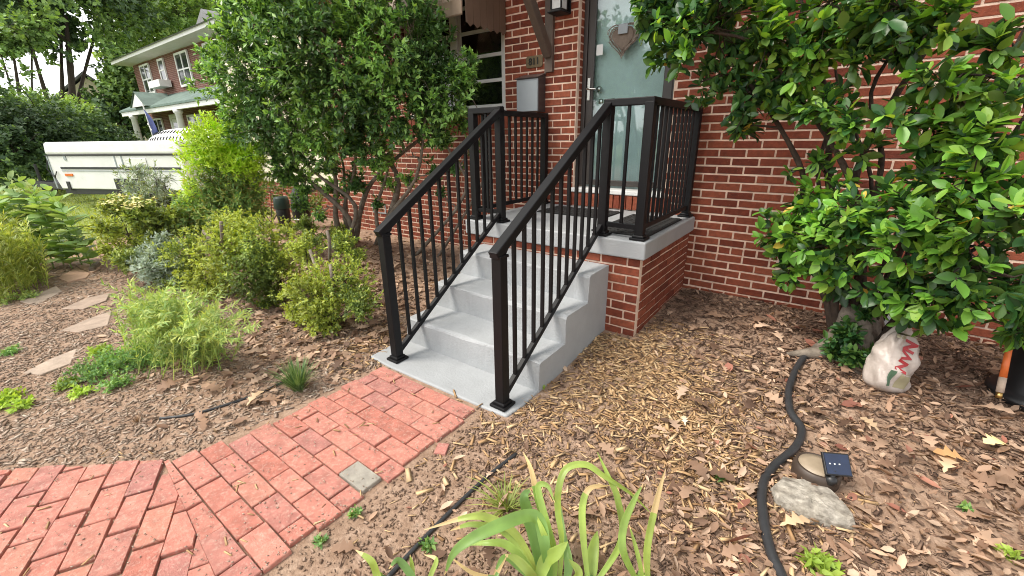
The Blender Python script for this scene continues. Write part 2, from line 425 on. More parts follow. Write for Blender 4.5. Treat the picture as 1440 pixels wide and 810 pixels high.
SEEN = [[(950, 100), (1100, 180), (1150, 250), (1090, 280), (1080, 340), (1110, 400), (1140, 435), (955, 410), (955, 320), (985, 300), (1000, 150)],
        [(985, 160), (960, 300), (930, 300), (925, 160)], [(700, -5), (825, -5), (815, 280), (700, 280)],
        [(470, 190), (600, 160), (705, 160), (720, 310), (640, 330), (540, 330), (470, 260)],
        [(1270, 80), (1440, 0), (1440, 200), (1290, 220)], [(1270, 440), (1440, 450), (1440, 500), (1260, 470)], [(1100, 0), (1440, 0), (1440, 330), (1150, 330)]]
def wall_score(P):
    u, v, dz = proj(np.array(P[:])); u, v, dz = float(u[0]), float(v[0]), float(dz[0])
    if dz < .2 or not (-20 < u < 1460 and -20 < v < 830): return 0
    s = 1 / dz ** 2
    for k, pl in enumerate(SEEN):
        if inpoly(u, v, pl): return s * (1 if k < 6 else .35)
    return s * .08

house = empty('brick_house', (0, D, 0), label='red brick house front with light mortar, white window and glass storm door', cat='house')
HY = lambda y: y - D              # local y inside the house empty
XL, XR, ZT = -3.95, 6.2, 3.35
WIN = (-2.02, -.47, 1.72, 3.0)
DOOR = (.40, 1.335, .9277, 3.0)
RE = .009                        # mortar face sits this far behind the brick faces
mb = MB()
def wallbox(x0, x1, z0, z1): mb.box((x0, RE - .004, z0), (x1, .22, z1))
wallbox(XL, WIN[0], -.15, ZT); wallbox(WIN[0], WIN[1], -.15, 1.70); wallbox(WIN[0], WIN[1], WIN[3], ZT)
wallbox(WIN[1], DOOR[0], -.15, ZT); wallbox(DOOR[0], DOOR[1], -.15, DOOR[2] - .005); wallbox(DOOR[0], DOOR[1], DOOR[3], ZT); wallbox(DOOR[1], XR, -.15, ZT)
mb.box((XL - .0, .22, -.15), (XL + .2, 6, ZT)); mb.box((XR - .2, .22, -.15), (XR, 6, ZT))
wall = mb.build('wall', MT['mortar'], house)
holes = [(WIN[0], WIN[1], 1.555, WIN[3]), (DOOR[0], DOOR[1], .72, DOOR[3]), (2.33, 2.74, .42, .60)]
items = course_bricks(XL, XR, -2 * CO, ZT, holes, phase=.037, header_k=(7,))
lay_bricks(items, wall, lambda x, z: Matrix.Translation((x, 0, z)), 300, lambda P: wall_score(Vector((P[0], P[1] + D, P[2]))), 'far_bricks')
# brick returns at the door opening
rt = MB()
for k in range(14, 44):
    zc = (k + .5) * CO
    if zc > DOOR[3]: break
    rt.box((DOOR[0] - .09, .055, zc - BH / 2), (DOOR[0] + .002, .112, zc + BH / 2))
    rt.box((DOOR[1] - .002, .055, zc - BH / 2), (DOOR[1] + .09, .112, zc + BH / 2))
rt.build('door_reveal_bricks', MT['brick'], wall, kind='stuff')
# rowlock sills: bricks on edge
def rowlock(x0, x1, z0, z1, y0, parent):
    n = int(round((x1 - x0) / .0677)); p = (x1 - x0) / n; r = random.Random(5)
    for i in range(n):
        inst(ROWLOCKS[r.randrange(4)], 'sill_brick', Matrix.Translation((x0 + (i + .5) * p, y0 + r.uniform(-.002, .002), (z0 + z1) / 2)) @ Matrix.Diagonal((p - .011, 1.4, z1 - z0 - .006, 1)), parent)
rowlock(WIN[0] - .05, WIN[1] + .05, 1.56, 1.712, -.022, wall)
rowlock(DOOR[0] - .06, DOOR[1] + .06, .79, .922, -.03, wall)

# window
wy = .06
win = MB().box((WIN[0] + .004, wy, 1.725), (WIN[0] + .06, wy + .08, WIN[3] - .004)).box((WIN[1] - .06, wy, 1.725), (WIN[1] - .004, wy + .08, WIN[3] - .004)).box((WIN[0] + .06, wy, 1.725), (WIN[1] - .06, wy + .08, 1.79)).box((WIN[0] + .06, wy, WIN[3] - .06), (WIN[1] - .06, wy + .08, WIN[3] - .004)).box((-1.285, wy, 1.79), (-1.205, wy + .08, WIN[3] - .06)).build('window', MT['white'], house, bevel=.004)
MB().box((WIN[0] - .04, -.03, 1.714), (WIN[1] + .02, wy + .0, 1.752)).build('window_sill', MT['white'], win, bevel=.005)
for a, b in ((WIN[0] + .06, -1.285), (-1.205, WIN[1] - .06)):
    fr = MB()
    for x in (a, b - .045): fr.box((x, wy + .02, 1.792), (x + .045, wy + .06, WIN[3] - .062))
    for z in (1.792, 2.055, 2.31, 2.56, 2.81): fr.box((a + .045, wy + .022, z), (b - .045, wy + .055, z + .035))
    fr.build('sash', MT['white'], win, bevel=.003)
    for z0, z1 in ((1.827, 2.055), (2.09, 2.31), (2.345, 2.56), (2.595, 2.81)):
        MB().box((a + .046, wy + .038, z0 + .001), (b - .046, wy + .043, z1 - .001)).build('pane', MT['glass'], win)
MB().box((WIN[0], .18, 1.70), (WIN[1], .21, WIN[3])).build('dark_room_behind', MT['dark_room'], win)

# door: storm door in front of an aqua entrance door
dy = .105
dr = MB()
dr.box((DOOR[0] + .004, dy, .985), (DOOR[0] + .045, dy + .08, DOOR[3])); dr.box((DOOR[1] - .045, dy, .985), (DOOR[1] - .004, dy + .08, DOOR[3])); dr.box((DOOR[0] + .045, dy, 2.94), (DOOR[1] - .045, dy + .08, DOOR[3]))
door = dr.build('door', MT['bronze'], house, bevel=.004)
f0, f1 = DOOR[0] + .048, DOOR[1] - .048
st = MB().box((f0, dy + .012, .99), (f0 + .07, dy + .045, 2.93)).box((f1 - .085, dy + .012, .99), (f1, dy + .045, 2.93)).box((f0 + .07, dy + .012, .99), (f1 - .085, dy + .045, 1.045)).box((f0 + .07, dy + .012, 2.84), (f1 - .085, dy + .045, 2.93))
st.build('storm_door_frame', MT['bronze'], door, bevel=.005)
MB().box((f0 + .068, dy + .026, 1.043), (f1 - .083, dy + .031, 2.842)).build('pane', MT['glass'], door)
MB().box((DOOR[0] + .03, dy + .10, .95), (DOOR[1] - .03, dy + .14, 2.98)).build('inner_door', MT['door_aqua'], door)
MB().box((f0 + .2, dy + .094, 2.25), (f1 - .2, dy + .1, 2.28)).build('inner_rail', MT['door_aqua'], door)
MB().lathe([(.012, 0), (.012, .02), (.028, .03), (.030, .045), (.02, .058), (.002, .06)], 16).build('knob', MT['steel'], door, smooth=True).matrix_local = Matrix.Translation((f0 + .115, dy + .10, 1.90)) @ Matrix.Rotation(math.pi / 2, 4, 'X')
MB().lathe([(.025, 0), (.025, .012), (.015, .016), (.002, .018)], 16).build('deadbolt', MT['steel'], door, smooth=True).matrix_local = Matrix.Translation((f0 + .125, dy + .10, 1.79)) @ Matrix.Rotation(math.pi / 2, 4, 'X')
hd = MB().box((f0 + .018, dy - .004, 1.80), (f0 + .046, dy + .012, 2.0)).tube([(f0 + .032, dy - .004, 1.90), (f0 + .032, dy - .04, 1.90), (f0 + .06, dy - .046, 1.90), (f0 + .13, dy - .044, 1.893)], .008, 8)
hd.build('handle', MT['steel'], door, bevel=.003)
MB().box((f0 + .085, dy + .0225, 2.19), (f0 + .15, dy + .0255, 2.28)).build('sticker', MT['paper'], door)
MB().box((DOOR[0] - .02, -.035, .927), (DOOR[1] + .02, .2, .968)).build('threshold', MT['white'], door, bevel=.006)

# soffit, eave and the porch canopy above the frame
ev = MB().box((XL - .4, -.55, ZT - .04), (XR + .3, .3, ZT + .02)); ev.box((XL - .4, -.57, ZT - .09), (XR + .3, -.55, ZT + .10))
ev.build('eave', MT['white'], house)  # unseen overhang, added to make the upper wall darker
MB().add([(XL - .4, -.58, ZT + .1), (XR + .3, -.58, ZT + .1), (XR + .3, 3.5, 5.2), (XL - .4, 3.5, 5.2), (XL - .4, 6.4, ZT + .1), (XR + .3, 6.4, ZT + .1)], [(0, 1, 2, 3), (3, 2, 5, 4), (0, 3, 4), (1, 5, 2), (0, 4, 5, 1)]).build('roof', MT['grey_roof'], house)
# foundation vents
for vx, vz, vw in ((2.54, .55, .2), (-2.92, .5, .16)):
    v = MB().box((vx - vw, -.006, vz - .1), (vx + vw, .05, vz - .08)).box((vx - vw, -.006, vz + .035), (vx + vw, .05, vz + .05)).box((vx - vw, -.006, vz - .08), (vx - vw + .02, .05, vz + .035)).box((vx + vw - .02, -.006, vz - .08), (vx + vw, .05, vz + .035)).build('foundation_vent', MT['mail_grey'], house)
    for q in range(4): MB().bar((vx - vw + .02, .012, vz - .06 + q * .028), (vx + vw - .02, .012, vz - .06 + q * .028), .004, .022, (0, .6, 1)).build('louvre', MT['mail_grey'], v)

# cream sided wing at the far end of the house
wing = empty('sided_wing', (-6.1, 1.5, 0), label='cream lap-sided wing on a low brick base beyond the big shrub', cat='house wing')
MB().box((-2.1, .02, -.1), (2.1, 3, .66)).build('base_wall', MT['mortar'], wing)
bw = wing.children[0]
lay_bricks(course_bricks(-2.1, 2.1, 0, .66), bw, lambda x, z: Matrix.Translation((x, .008, z)), 60, lambda P: 1 if -1.9 < P[0] < 1.2 else 0, 'far_bricks')
for k in range(17):
    z = .665 + k * .15
    MB().add([(-2.12, -.005, z), (2.12, -.005, z), (2.12, .018, z + .152), (-2.12, .018, z + .152), (-2.12, .06, z), (2.12, .06, z), (2.12, .06, z + .152), (-2.12, .06, z + .152)], [(0, 1, 2, 3), (0, 4, 5, 1), (4, 7, 6, 5), (3, 2, 6, 7), (0, 3, 7, 4), (1, 5, 6, 2)]).build('siding_board', MT['siding'], wing)
MB().box((-2.1, .06, .66), (2.1, 3, 3.2)).build('inner_wall', MT['siding'], wing)

# porch
porch = empty('porch', (0, 0, 0), label='small porch with pale grey slab on a red brick base', cat='porch')
OV, STH = .03, .127
MB().box((0, 0, H - STH), (W, D - .002, H)).build('slab', MT['concrete'], porch, bevel=.012, seg=3)
pb = MB().box((OV + RE, OV + RE, -.12), (W - OV - RE, D, H - STH - .001)).build('base_wall', MT['mortar'], porch)
zb = H - STH
def porch_frame_front(x, z): return Matrix.Translation((x, OV, z))
def porch_frame_right(x, z): return Matrix.Translation((W - OV, x, z)) @ Matrix.Rotation(math.pi / 2, 4, 'Z')
def porch_frame_left(x, z): return Matrix.Translation((OV, x, z)) @ Matrix.Rotation(-math.pi / 2, 4, 'Z')
z_off = zb - 10 * CO
fr_items = [(x, z + z_off, l) for x, z, l in course_bricks(OV, W - OV - .004, -CO, 10 * CO - .01, phase=W - OV - .2034 * 8)]
lay_bricks(fr_items, pb, porch_frame_front, 110, lambda P: 1 + P[0] if P[2] > -.1 else 0, 'far_bricks')
sd_items = [(x, z + z_off, l) for x, z, l in course_bricks(OV + .052, D - .003, -CO, 10 * CO - .01, phase=OV + .1017)]
lay_bricks(sd_items, pb, porch_frame_right, 150, lambda P: 1, 'far_bricks')
lay_bricks(sd_items, pb, porch_frame_left, 0, lambda P: 0, 'far_bricks')

# concrete steps with ground pad
r_, t_ = .1926, .3066
x0s, x1s = .184, 1.382
y3 = OV - t_; y2 = OV - 2 * t_; y1 = OV - 3 * t_
def nosed(y0, y1_, z0, z1):
    return [(y0, z0), (y0 - .0, z1 - .03), (y0 + .008, z1 - .009), (y0 + .03, z1)]
prof = [(y1, -.14)] + [(y1 - .012, 0)] + [(y1 - .004, r_ - .017), (y1 + .002, r_ - .005), (y1 + .014, r_)] + [(y2 - .01, r_ + .004), (y2 - .003, 2 * r_ - .017), (y2 + .003, 2 * r_ - .005), (y2 + .014, 2 * r_)] + [(y3 - .01, 2 * r_ + .004), (y3 - .003, 3 * r_ - .017), (y3 + .003, 3 * r_ - .005), (y3 + .014, 3 * r_)] + [(OV - .002, 3 * r_), (OV - .002, -.14)]
def stairs():
    # cut across into many slices so that the edges can wander a little, as trowelled concrete does
    n = len(prof); K = 60; V = []; F = []; r = np.random.default_rng(2)
    for i in range(K + 1):
        x = x0s + (x1s - x0s) * i / K
        e = .012 * max(0, 1 - min(i, K - i) / 1.2)
        for j, (y, z) in enumerate(prof):
            w = .0035 * math.sin(5 * x + j) + .002 * math.sin(17 * x + 2.1 * j) + r.normal(0, .0007)
            if i in (0, K) and 2 <= j <= n - 3: w += r.normal(0, .003)
            last = j >= n - 2
            yy = y + (0 if last or j == 0 else w) + (e * .6 if 1 < j < n - 2 else 0); zz = z + (w * .6 - (e * .5) if 1 < j < n - 2 else 0)
            V.append((x, yy, zz))
    for i in range(K):
        for j in range(n):
            a, b = i * n + j, i * n + (j + 1) % n
            F.append((a, a + n, b + n, b))
    F += [tuple(range(n)), tuple(range(K * n + n - 1, K * n - 1, -1))]
    return V, F
steps = empty('concrete_steps', (x0s, y1, 0), label='pale grey painted concrete steps with a flat pad at the foot', cat='steps')
stV, stF = stairs()
o = MB().add([(v[0] - x0s, v[1] - y1, v[2]) for v in stV], stF).build('stair_block', MT['concrete'], steps)
pad_poly = [(x0s - .03, y1 - .33), (x0s + .2, y1 - .345), (.8, y1 - .335), (1.2, y1 - .325), (x1s - .01, y1 - .315), (x1s + .004, y1 - .2), (x1s - .004, y1 + .05), (x0s - .02, y1 + .05), (x0s - .05, y1 - .15)]
MB().prism([(a - x0s, b - y1) for a, b in pad_poly], -.1, .0).build('ground_pad', MT['concrete'], steps, bevel=.012, seg=3)

# ------------------------------------------------------------------ railings
def railing(name, xs, xc, label):
    root = empty(name, (xs, -1.14, 0), label=label, cat='railing')
    Lo = lambda x, y, z: (x - xs, y + 1.14, z)
    p = .03; G = .914; K = MT['black_metal']
    yg = .075; yw = D - .055; yb = -1.135
    sl_ = (1.69 - .955) / (yg - yb)
    def post(x, y, z0, z1, plate=.055):
        a = Lo(x, y, z0); po = MB().box((a[0] - p, a[1] - p, z0), (a[0] + p, a[1] + p, z1)).build('post', K, root, bevel=.004)
        MB().box((a[0] - plate, a[1] - plate, z0 + .001), (a[0] + plate, a[1] + plate, z0 + .018)).box((a[0] - p - .012, a[1] - p - .012, z0 + .018), (a[0] + p + .012, a[1] + p + .012, z0 + .035), taper=.92).build('base_plate', K, po, bevel=.005)
        for dx, dy_ in ((-1, -1), (1, -1), (1, 1), (-1, 1)):
            pass
        return po
    lp = post(xs, yb, 0, .885)
    a = Lo(xs, yb, .885); MB().box((a[0] - p - .006, a[1] - p - .006, .885), (a[0] + p + .006, a[1] + p + .006, .9)).build('post_cap', K, lp, bevel=.003)
    post(xs, yg, H, H + G - .03); post(xc, yg, H, H + G - .03); post(xc, yw, H, H + G - .03)
    # stair rails
    zt = lambda y: .955 + sl_ * (y - yb)
    MB().bar(Lo(xs, yb - .045, zt(yb - .045) - .028), Lo(xs, yg + .03, zt(yg + .03) - .028), .058, .05, vert_ends=False).build('top_rail', K, root, bevel=.006)
    MB().bar(Lo(xs, yb + .02, .895), Lo(xs, yb + .05, .93), .03, .03).build('rail_bracket', K, root, bevel=.003)
    zbm = lambda y: zt(y) - .885
    zlow = lambda y: .085 + (.85 - .085) / (.04 + 1.075) * (y + 1.075)
    MB().bar(Lo(xs, yb + p, zlow(yb + p)), Lo(xs, yg - p, zlow(yg - p)), .03, .034).build('bottom_rail', K, root, bevel=.003)
    n = 11
    for i in range(n):
        y = yb + p + (yg - yb - 2 * p) * (i + 1) / (n + 1)
        q = Lo(xs, y, 0); MB().box((q[0] - .0095, q[1] - .0095, zlow(y) + .01), (q[0] + .0095, q[1] + .0095, zt(y) - .05)).build('picket', K, root)
    # front return and side guard
    def flat(pa, pb_, n):
        A, B = Vector((*pa, 0)), Vector((*pb_, 0)); d = (B - A).normalized()
        MB().bar(Lo(*(A - d * .03)[:2], H + G - .025), Lo(*(B + d * .03)[:2], H + G - .025), .058, .046).build('top_rail', K, root, bevel=.005)
        MB().bar(Lo(*(A + d * p)[:2], H + .085), Lo(*(B - d * p)[:2], H + .085), .03, .034).build('bottom_rail', K, root, bevel=.003)
        for i in range(n):
            c = A + d * p + (B - A - d * 2 * p) * ((i + 1) / (n + 1)); q = Lo(c.x, c.y, 0)
            MB().box((q[0] - .0095, q[1] - .0095, H + .1), (q[0] + .0095, q[1] + .0095, H + G - .046)).build('picket', K, root)
    flat((xs, yg), (xc, yg), 1)
    flat((xc, yg + .0005), (xc, yw), 10)
    return root
railing('stair_railing', 1.29, W - .075, 'black metal railing on the right side of the steps, nearer the big-leaved shrub')
railing('stair_railing', .355, .075, 'black metal railing on the left side of the steps, nearer the mailbox')

# mats
def mat_thing(x0, x1, y0, y1, label):
    t = empty('door_mat', ((x0 + x1) / 2, (y0 + y1) / 2, H), label=label, cat='mat')
    w, d = (x1 - x0) / 2, (y1 - y0) / 2
    MB().box((-w, -d, .001), (w, d, .012)).build('base', MT['rubber'], t, bevel=.003)
    g = MB(); nx = max(3, int(w * 2 / .06)); ny = max(3, int(d * 2 / .06))
    for i in range(nx):
        for j in range(ny):
            cx, cy = -w + (i + .5) * 2 * w / nx, -d + (j + .5) * 2 * d / ny
            g.box((cx - .021, cy - .021, .012), (cx + .021, cy + .021, .017), taper=.8)
    g.build('tread_blocks', MT['rubber'], t, kind='stuff')
mat_thing(.33, 1.02, .66, 1.05, 'black rubber mat lying in front of the door')
mat_thing(1.16, 1.60, .16, .98, 'black rubber mat along the right porch railing')

# ------------------------------------------------------------------ things on the wall
def text_mesh(body, size, depth, mat, name, bold=.012):
    c = bpy.data.curves.new(name, 'FONT'); c.body = body; c.size = size; c.extrude = depth; c.align_x = 'CENTER'; c.align_y = 'CENTER'; c.offset = size * bold
    ob = bpy.data.objects.new(name, c); COL.objects.link(ob)
    bpy.context.view_layer.update()
    me = bpy.data.meshes.new_from_object(ob.evaluated_get(bpy.context.evaluated_depsgraph_get()))
    bpy.data.objects.remove(ob); me.materials.clear(); me.materials.append(mat); return me
mbx = empty('mailbox', (-.085, D - .003, 1.71), label='grey wall mailbox with dark sides and lid under the house number', cat='mailbox')
MB().extrude_x([(-.13, 0), (0, 0), (0, .345), (-.13, .31)], -.135, .135).build('body', MT['mail_dark'], mbx, bevel=.004)
MB().box((-.128, -.137, .006), (.128, -.1305, .305)).build('front_panel', MT['mail_grey'], mbx, bevel=.003)
MB().extrude_x([(-.15, .316), (-.148, .306), (0, .348), (0, .362)], -.142, .142).build('lid', MT['mail_dark'], mbx, bevel=.002)
pl = empty('house_number_plaque', (-.085, D - .001, 2.185), label='small bronze plaque with the number 811 above the mailbox', cat='house number')
pp = []
for sx, sy in ((1, -1), (1, 1), (-1, 1), (-1, -1)):
    for t in range(5):
        a = math.pi / 2 * (t / 4) + {(1, 1): 0, (-1, 1): math.pi / 2, (-1, -1): math.pi, (1, -1): 1.5 * math.pi}[(sx, sy)]
        pp.append((sx * .078 + .022 * math.cos(a), sy * .032 + .022 * math.sin(a)))
o = MB().prism(pp, 0, .012).build('plate', MT['plaque'], pl, bevel=.003); o.matrix_local = Matrix.Rotation(math.pi / 2, 4, 'X')
o = bpy.data.objects.new('numerals', text_mesh('811', .088, .003, MT['plaque_dark'], 'numerals')); link(o, pl); o.matrix_local = Matrix.Translation((0, -.0155, 0)) @ Matrix.Rotation(math.pi / 2, 4, 'X')
br = empty('canopy_bracket', (.1, D, 2.07), label='brown timber bracket with diagonal brace beside the house number', cat='bracket')
MB().box((-.045, -.04, 0), (.045, -.002, 1.15)).build('wall_board', MT['brown_wood'], br, bevel=.004)
MB().bar((0, -.035, .15), (0, -.68, .92), .075, .085).build('brace', MT['brown_wood'], br, bevel=.004)
MB().bar((0, -.041, 1.0), (0, -.95, 1.0), .085, .09).build('canopy_beam', MT['brown_wood'], br, bevel=.004)
cn = empty('door_canopy', (.9, D, 3.12), label='brown canopy over the front door above the bracket', cat='canopy')
MB().add([(-.95, -1.0, 0), (.95, -1.0, 0), (.95, -.01, 0), (-.95, -.01, 0), (-.95, -1.0, .06), (.95, -1.0, .06), (.95, -.01, .21), (-.95, -.01, .21)], [(0, 3, 2, 1), (4, 5, 6, 7), (0, 1, 5, 4), (1, 2, 6, 5), (2, 3, 7, 6), (3, 0, 4, 7)]).build('canopy_roof', MT['brown_wood'], cn)
lm = empty('wall_lantern', (.27, D, 2.56), label='black lantern on the wall beside the door', cat='lamp')
MB().box((-.05, -.02, -.02), (.05, -.002, .22)).build('back_plate', MT['black_metal'], lm, bevel=.005)
MB().tube([(0, -.02, .16), (0, -.07, .2), (0, -.13, .2)], .01, 8).build('arm', MT['black_metal'], lm, smooth=True)
bs = MB().box((-.075, -.22, -.035), (.075, -.055, -.02)).box((-.06, -.205, -.02), (.06, -.07, .0), taper=.8).build('lantern_base', MT['black_metal'], lm, bevel=.004)
gl = M('lantern glass', (.6, .62, .62), .25)
for s in (-1, 1):
    MB().box((s * .05 - .002, -.185, .0), (s * .05 + .002, -.09, .17)).build('pane', gl, lm)
    MB().box((-.045, -.1375 + s * .048 - .002, .0), (.045, -.1375 + s * .048 + .002, .17)).build('pane', gl, lm)
for sx in (-1, 1):
    for sy in (-1, 1): MB().box((sx * .052 - .006, -.1375 + sy * .052 - .006, -.001), (sx * .052 + .006, -.1375 + sy * .052 + .006, .172)).build('corner_bar', MT['black_metal'], lm)
MB().box((-.075, -.215, .172), (.075, -.06, .26), taper=.25).build('lantern_roof', MT['black_metal'], lm, bevel=.003)
MB().tube([(0, -.1375, .02), (0, -.1375, .12)], .012, 8).build('bulb', MT['paper'], lm)

# heart of twigs on the door
he = empty('heart_wreath', (.80, D + dy + .008, 2.30), label='heart-shaped wreath of grey twigs hanging on the glass door', cat='wreath')
def heart(t, s):
    return (s * 16 * math.sin(t) ** 3 / 17, s * (13 * math.cos(t) - 5 * math.cos(2 * t) - 2 * math.cos(3 * t) - math.cos(4 * t)) / 17)
rr = random.Random(9); hb = MB()
for k in range(46):
    s0 = rr.uniform(.105, .165); a0 = rr.uniform(0, 2 * math.pi); ln = rr.uniform(.9, 2.2); pts = []
    for q in range(9):
        x, z = heart(a0 + ln * q / 8, s0 + rr.uniform(-.004, .004)); pts.append((x, -.012 + rr.uniform(-.012, .008), z * 1.02))
    hb.tube(pts, rr.uniform(.0022, .004), 5)
hb.build('twigs', MT['wicker'], he, kind='stuff')
inner = [heart(2 * math.pi * k / 28, .115) for k in range(28)]
o = MB().prism(inner, 0, .006).build('heart_back', MT['wicker'], he); o.matrix_local = Matrix.Translation((0, -.002, 0)) @ Matrix.Rotation(math.pi / 2, 4, 'X')
MB().box((-.04, -.034, .03), (.05, -.024, .11)).build('name_tag', MT['mail_grey'], he, bevel=.003)

# awning over the window
aw = empty('window_awning', (-1.25, D, 2.5), label='tan and brown striped metal awning over the window', cat='awning')
AX0, AX1 = -.95, .80
n = 14; wS = (AX1 - AX0) / n
for i in range(n):
    xa, xb = AX0 + i * wS, AX0 + (i + 1) * wS
    pr = [(-.02, .95), (-.35, .62), (-.60, .30), (-.66, .16), (-.665, .04), (-.655, .03), (-.645, .155), (-.585, .285), (-.335, .60), (-.005, .93)]
    lift = .008 if i % 2 else 0
    MB().extrude_x([(y - lift, z) for y, z in pr], xa + .001, xb - .001 + (.01 if i % 2 else 0)).build('slat', MT['awning'] if i % 3 else MT['awning'], aw)
for s, x in ((1, AX1 + .012), (-1, AX0 - .012)):
    for j in range(6):
        ya, yb2 = -.62 + j * .10, -.62 + (j + 1) * .10
        zt_ = lambda y: np.interp(-y, [.02, .35, .6, .66], [.93, .6, .29, .15])
        MB().add([(x - .006, ya + .002, -.02), (x - .006, yb2 - .002, -.02), (x - .006, yb2 - .002, zt_(yb2) - .01), (x - .006, ya + .002, zt_(ya) - .01), (x + .006, ya + .002, -.02), (x + .006, (ya + yb2) / 2, -.05), (x + .006, yb2 - .002, -.02), (x + .006, yb2 - .002, zt_(yb2) - .01), (x + .006, ya + .002, zt_(ya) - .01)], [(0, 3, 2, 1), (4, 5, 6, 7, 8), (0, 4, 8, 3), (3, 8, 7, 2), (1, 2, 7, 6), (0, 1, 6, 5, 4)]).build('side_slat', MT['awning_dark'], aw)

# ------------------------------------------------------------------ brick path
path = empty('brick_path', (.8, -2.0, 0)); path['kind'] = 'structure'
PO = np.array([.8, -2.0])
def clip(poly, nx, ny, c):          # keep n.p <= c
    out = []
    for i in range(len(poly)):
        a, b = poly[i], poly[(i + 1) % len(poly)]; da = nx * a[0] + ny * a[1] - c; db = nx * b[0] + ny * b[1] - c
        if da <= 0: out.append(a)
        if (da < 0 < db) or (db < 0 < da):
            t = da / (da - db); out.append((a[0] + (b[0] - a[0]) * t, a[1] + (b[1] - a[1]) * t))
    return out
def area(p): return abs(sum(p[i][0] * p[(i + 1) % len(p)][1] - p[(i + 1) % len(p)][0] * p[i][1] for i in range(len(p)))) / 2
pr_ = random.Random(4)
def paver(poly, mat=None, label=None, zj=.004):
    n = len(poly); cx = sum(p[0] for p in poly) / n; cy = sum(p[1] for p in poly) / n
    tx, ty = pr_.uniform(-.014, .014), pr_.uniform(-.014, .014); z0 = pr_.uniform(-zj, zj) + .004
    V = []
    for ins, z in ((0, -.05), (0, -.0035), (.0024, 0)):
        for x, y in poly:
            dx, dy_ = x - cx, y - cy; L = math.hypot(dx, dy_); k = 1 - ins * 1.4 / max(L, .01)
            V.append((cx + dx * k - PO[0], cy + dy_ * k - PO[1], (z0 + z + tx * dx + ty * dy_) if z > -.04 else z))
    F = [tuple(range(2 * n, 3 * n))]
    for q in range(2): F += [(q * n + i, q * n + (i + 1) % n, (q + 1) * n + (i + 1) % n, (q + 1) * n + i) for i in range(n)]
    o = bpy.data.objects.new('brick', mkmesh('brick', V, F, mat or MT['paver'])); link(o, path)
    if label: o['label'] = label
def rect(cx, cy, L, w, ang):
    c, s = math.cos(ang), math.sin(ang)
    return [(cx + c * a - s * b, cy + s * a + c * b) for a, b in ((-L / 2, -w / 2), (L / 2, -w / 2), (L / 2, w / 2), (-L / 2, w / 2))]
y = -1.262; row = 0
while y > -2.62:
    lo = .355 + pr_.uniform(-.02, .02) - max(0, -2.12 - y) * .42; hi = 1.215 + pr_.uniform(-.03, .02)
    off = .355 + (.107 if row % 2 else 0) + pr_.uniform(-.012, .012)
    for i in range(-1, 6):
        p, q = off + (i) * .2145, off + (i + 1) * .2145
        p, q = max(p, lo), min(q, hi)
        if q - p < .035: continue
        po = rect((p + q) / 2 + pr_.uniform(-.002, .002), y - .053 + pr_.uniform(-.002, .002), q - p - .0075, .1005, pr_.uniform(-.012, .012))
        po = clip(po, -.1, -1, 2.462 - .03 + .004)        # the seam where the laying direction turns
        if len(po) < 3 or area(po) < .0012: continue
        gx, gy = (p + q) / 2, y - .053
        if abs(gx - 1.085) < .1 and abs(gy + 1.98) < .054: paver(po, MT['paver_grey'], 'grey weathered brick among the red ones')
        else: paver(po)
    y -= .107; row += 1
paver(rect(1.265, -1.60, .06, .075, .5)); 
U = np.array([math.cos(math.radians(153)), math.sin(math.radians(153))]); Vv = np.array([math.cos(math.radians(243)), math.sin(math.radians(243))])
edge = [(.30, -2.25), (.02, -2.40), (-.40, -2.75), (-1.25, -3.45), (-1.8, -4.1), (-.2, -4.5), (.85, -3.5), (1.3, -2.9), (1.22, -2.45), (.36, -2.38)]
O2 = np.array([.80, -2.50])
for rI in range(-5, 20):
    sh = .107 if rI % 2 else 0; sh += pr_.uniform(-.02, .02)
    for i in range(-9, 12):
        c = O2 + Vv * (.053 + rI * .107) + U * (i * .2165 + sh)
        if not inpoly(c[0], c[1], edge): continue
        c = c + np.array([pr_.uniform(-.004, .004), pr_.uniform(-.004, .004)])
        po = rect(c[0], c[1], .209 - pr_.uniform(0, .012), .1025 - pr_.uniform(0, .004), math.radians(153) + pr_.uniform(-.03, .03))
        po = clip(po, .1, 1, -2.462 + .03 - .004)
        ej = pr_.uniform(-.015, .012)
        if len(po) >= 3: po = clip(po, -.86, 1, -2.41 - .86 * .28 + ej)
        if len(po) < 3 or area(po) < .0012: continue
        paver(po, zj=.004)

# ------------------------------------------------------------------ foliage generators
def wob(P, f, s):
    return np.sin(P[:, 0] * f + s) * np.sin(P[:, 1] * f * 1.13 + 2 * s + 1.3) + np.sin(P[:, 2] * f * .93 + 3 * s) * np.sin((P[:, 0] + P[:, 1]) * f * .71 + s)
def lobe_tips(lobes, n, rng, inner=.5, gap=-.9, gf=6., flat=1.0, rough=.22):
    """twig tips and outward directions spread through the shells of several overlapping lobes"""
    L = np.array([(*c, r) for c, r in lobes]); w = L[:, 3] ** 2; w = w / w.sum()
    k = rng.choice(len(L), n, p=w)
    d = nrm(rng.normal(size=(n, 3)))
    rad = inner + (1 - inner) * rng.random(n) ** .55
    rad = rad * (1 + rough * wob(d * 2.1 + k[:, None], 2.6, 1.0))
    P = L[k, :3] + d * (L[k, 3] * rad)[:, None] * np.array([1, 1, flat])
    # keep shell tips that are not deep inside another lobe
    deep = np.zeros(n, bool)
    for c in L:
        deep |= np.linalg.norm((P - c[:3]) / np.array([1, 1, flat]), axis=1) < c[3] * inner * .8
    ok = ~deep & (wob(P, gf, .7) > gap)
    return P[ok], nrm(d[ok] + np.array([0, 0, .45])), k[ok]
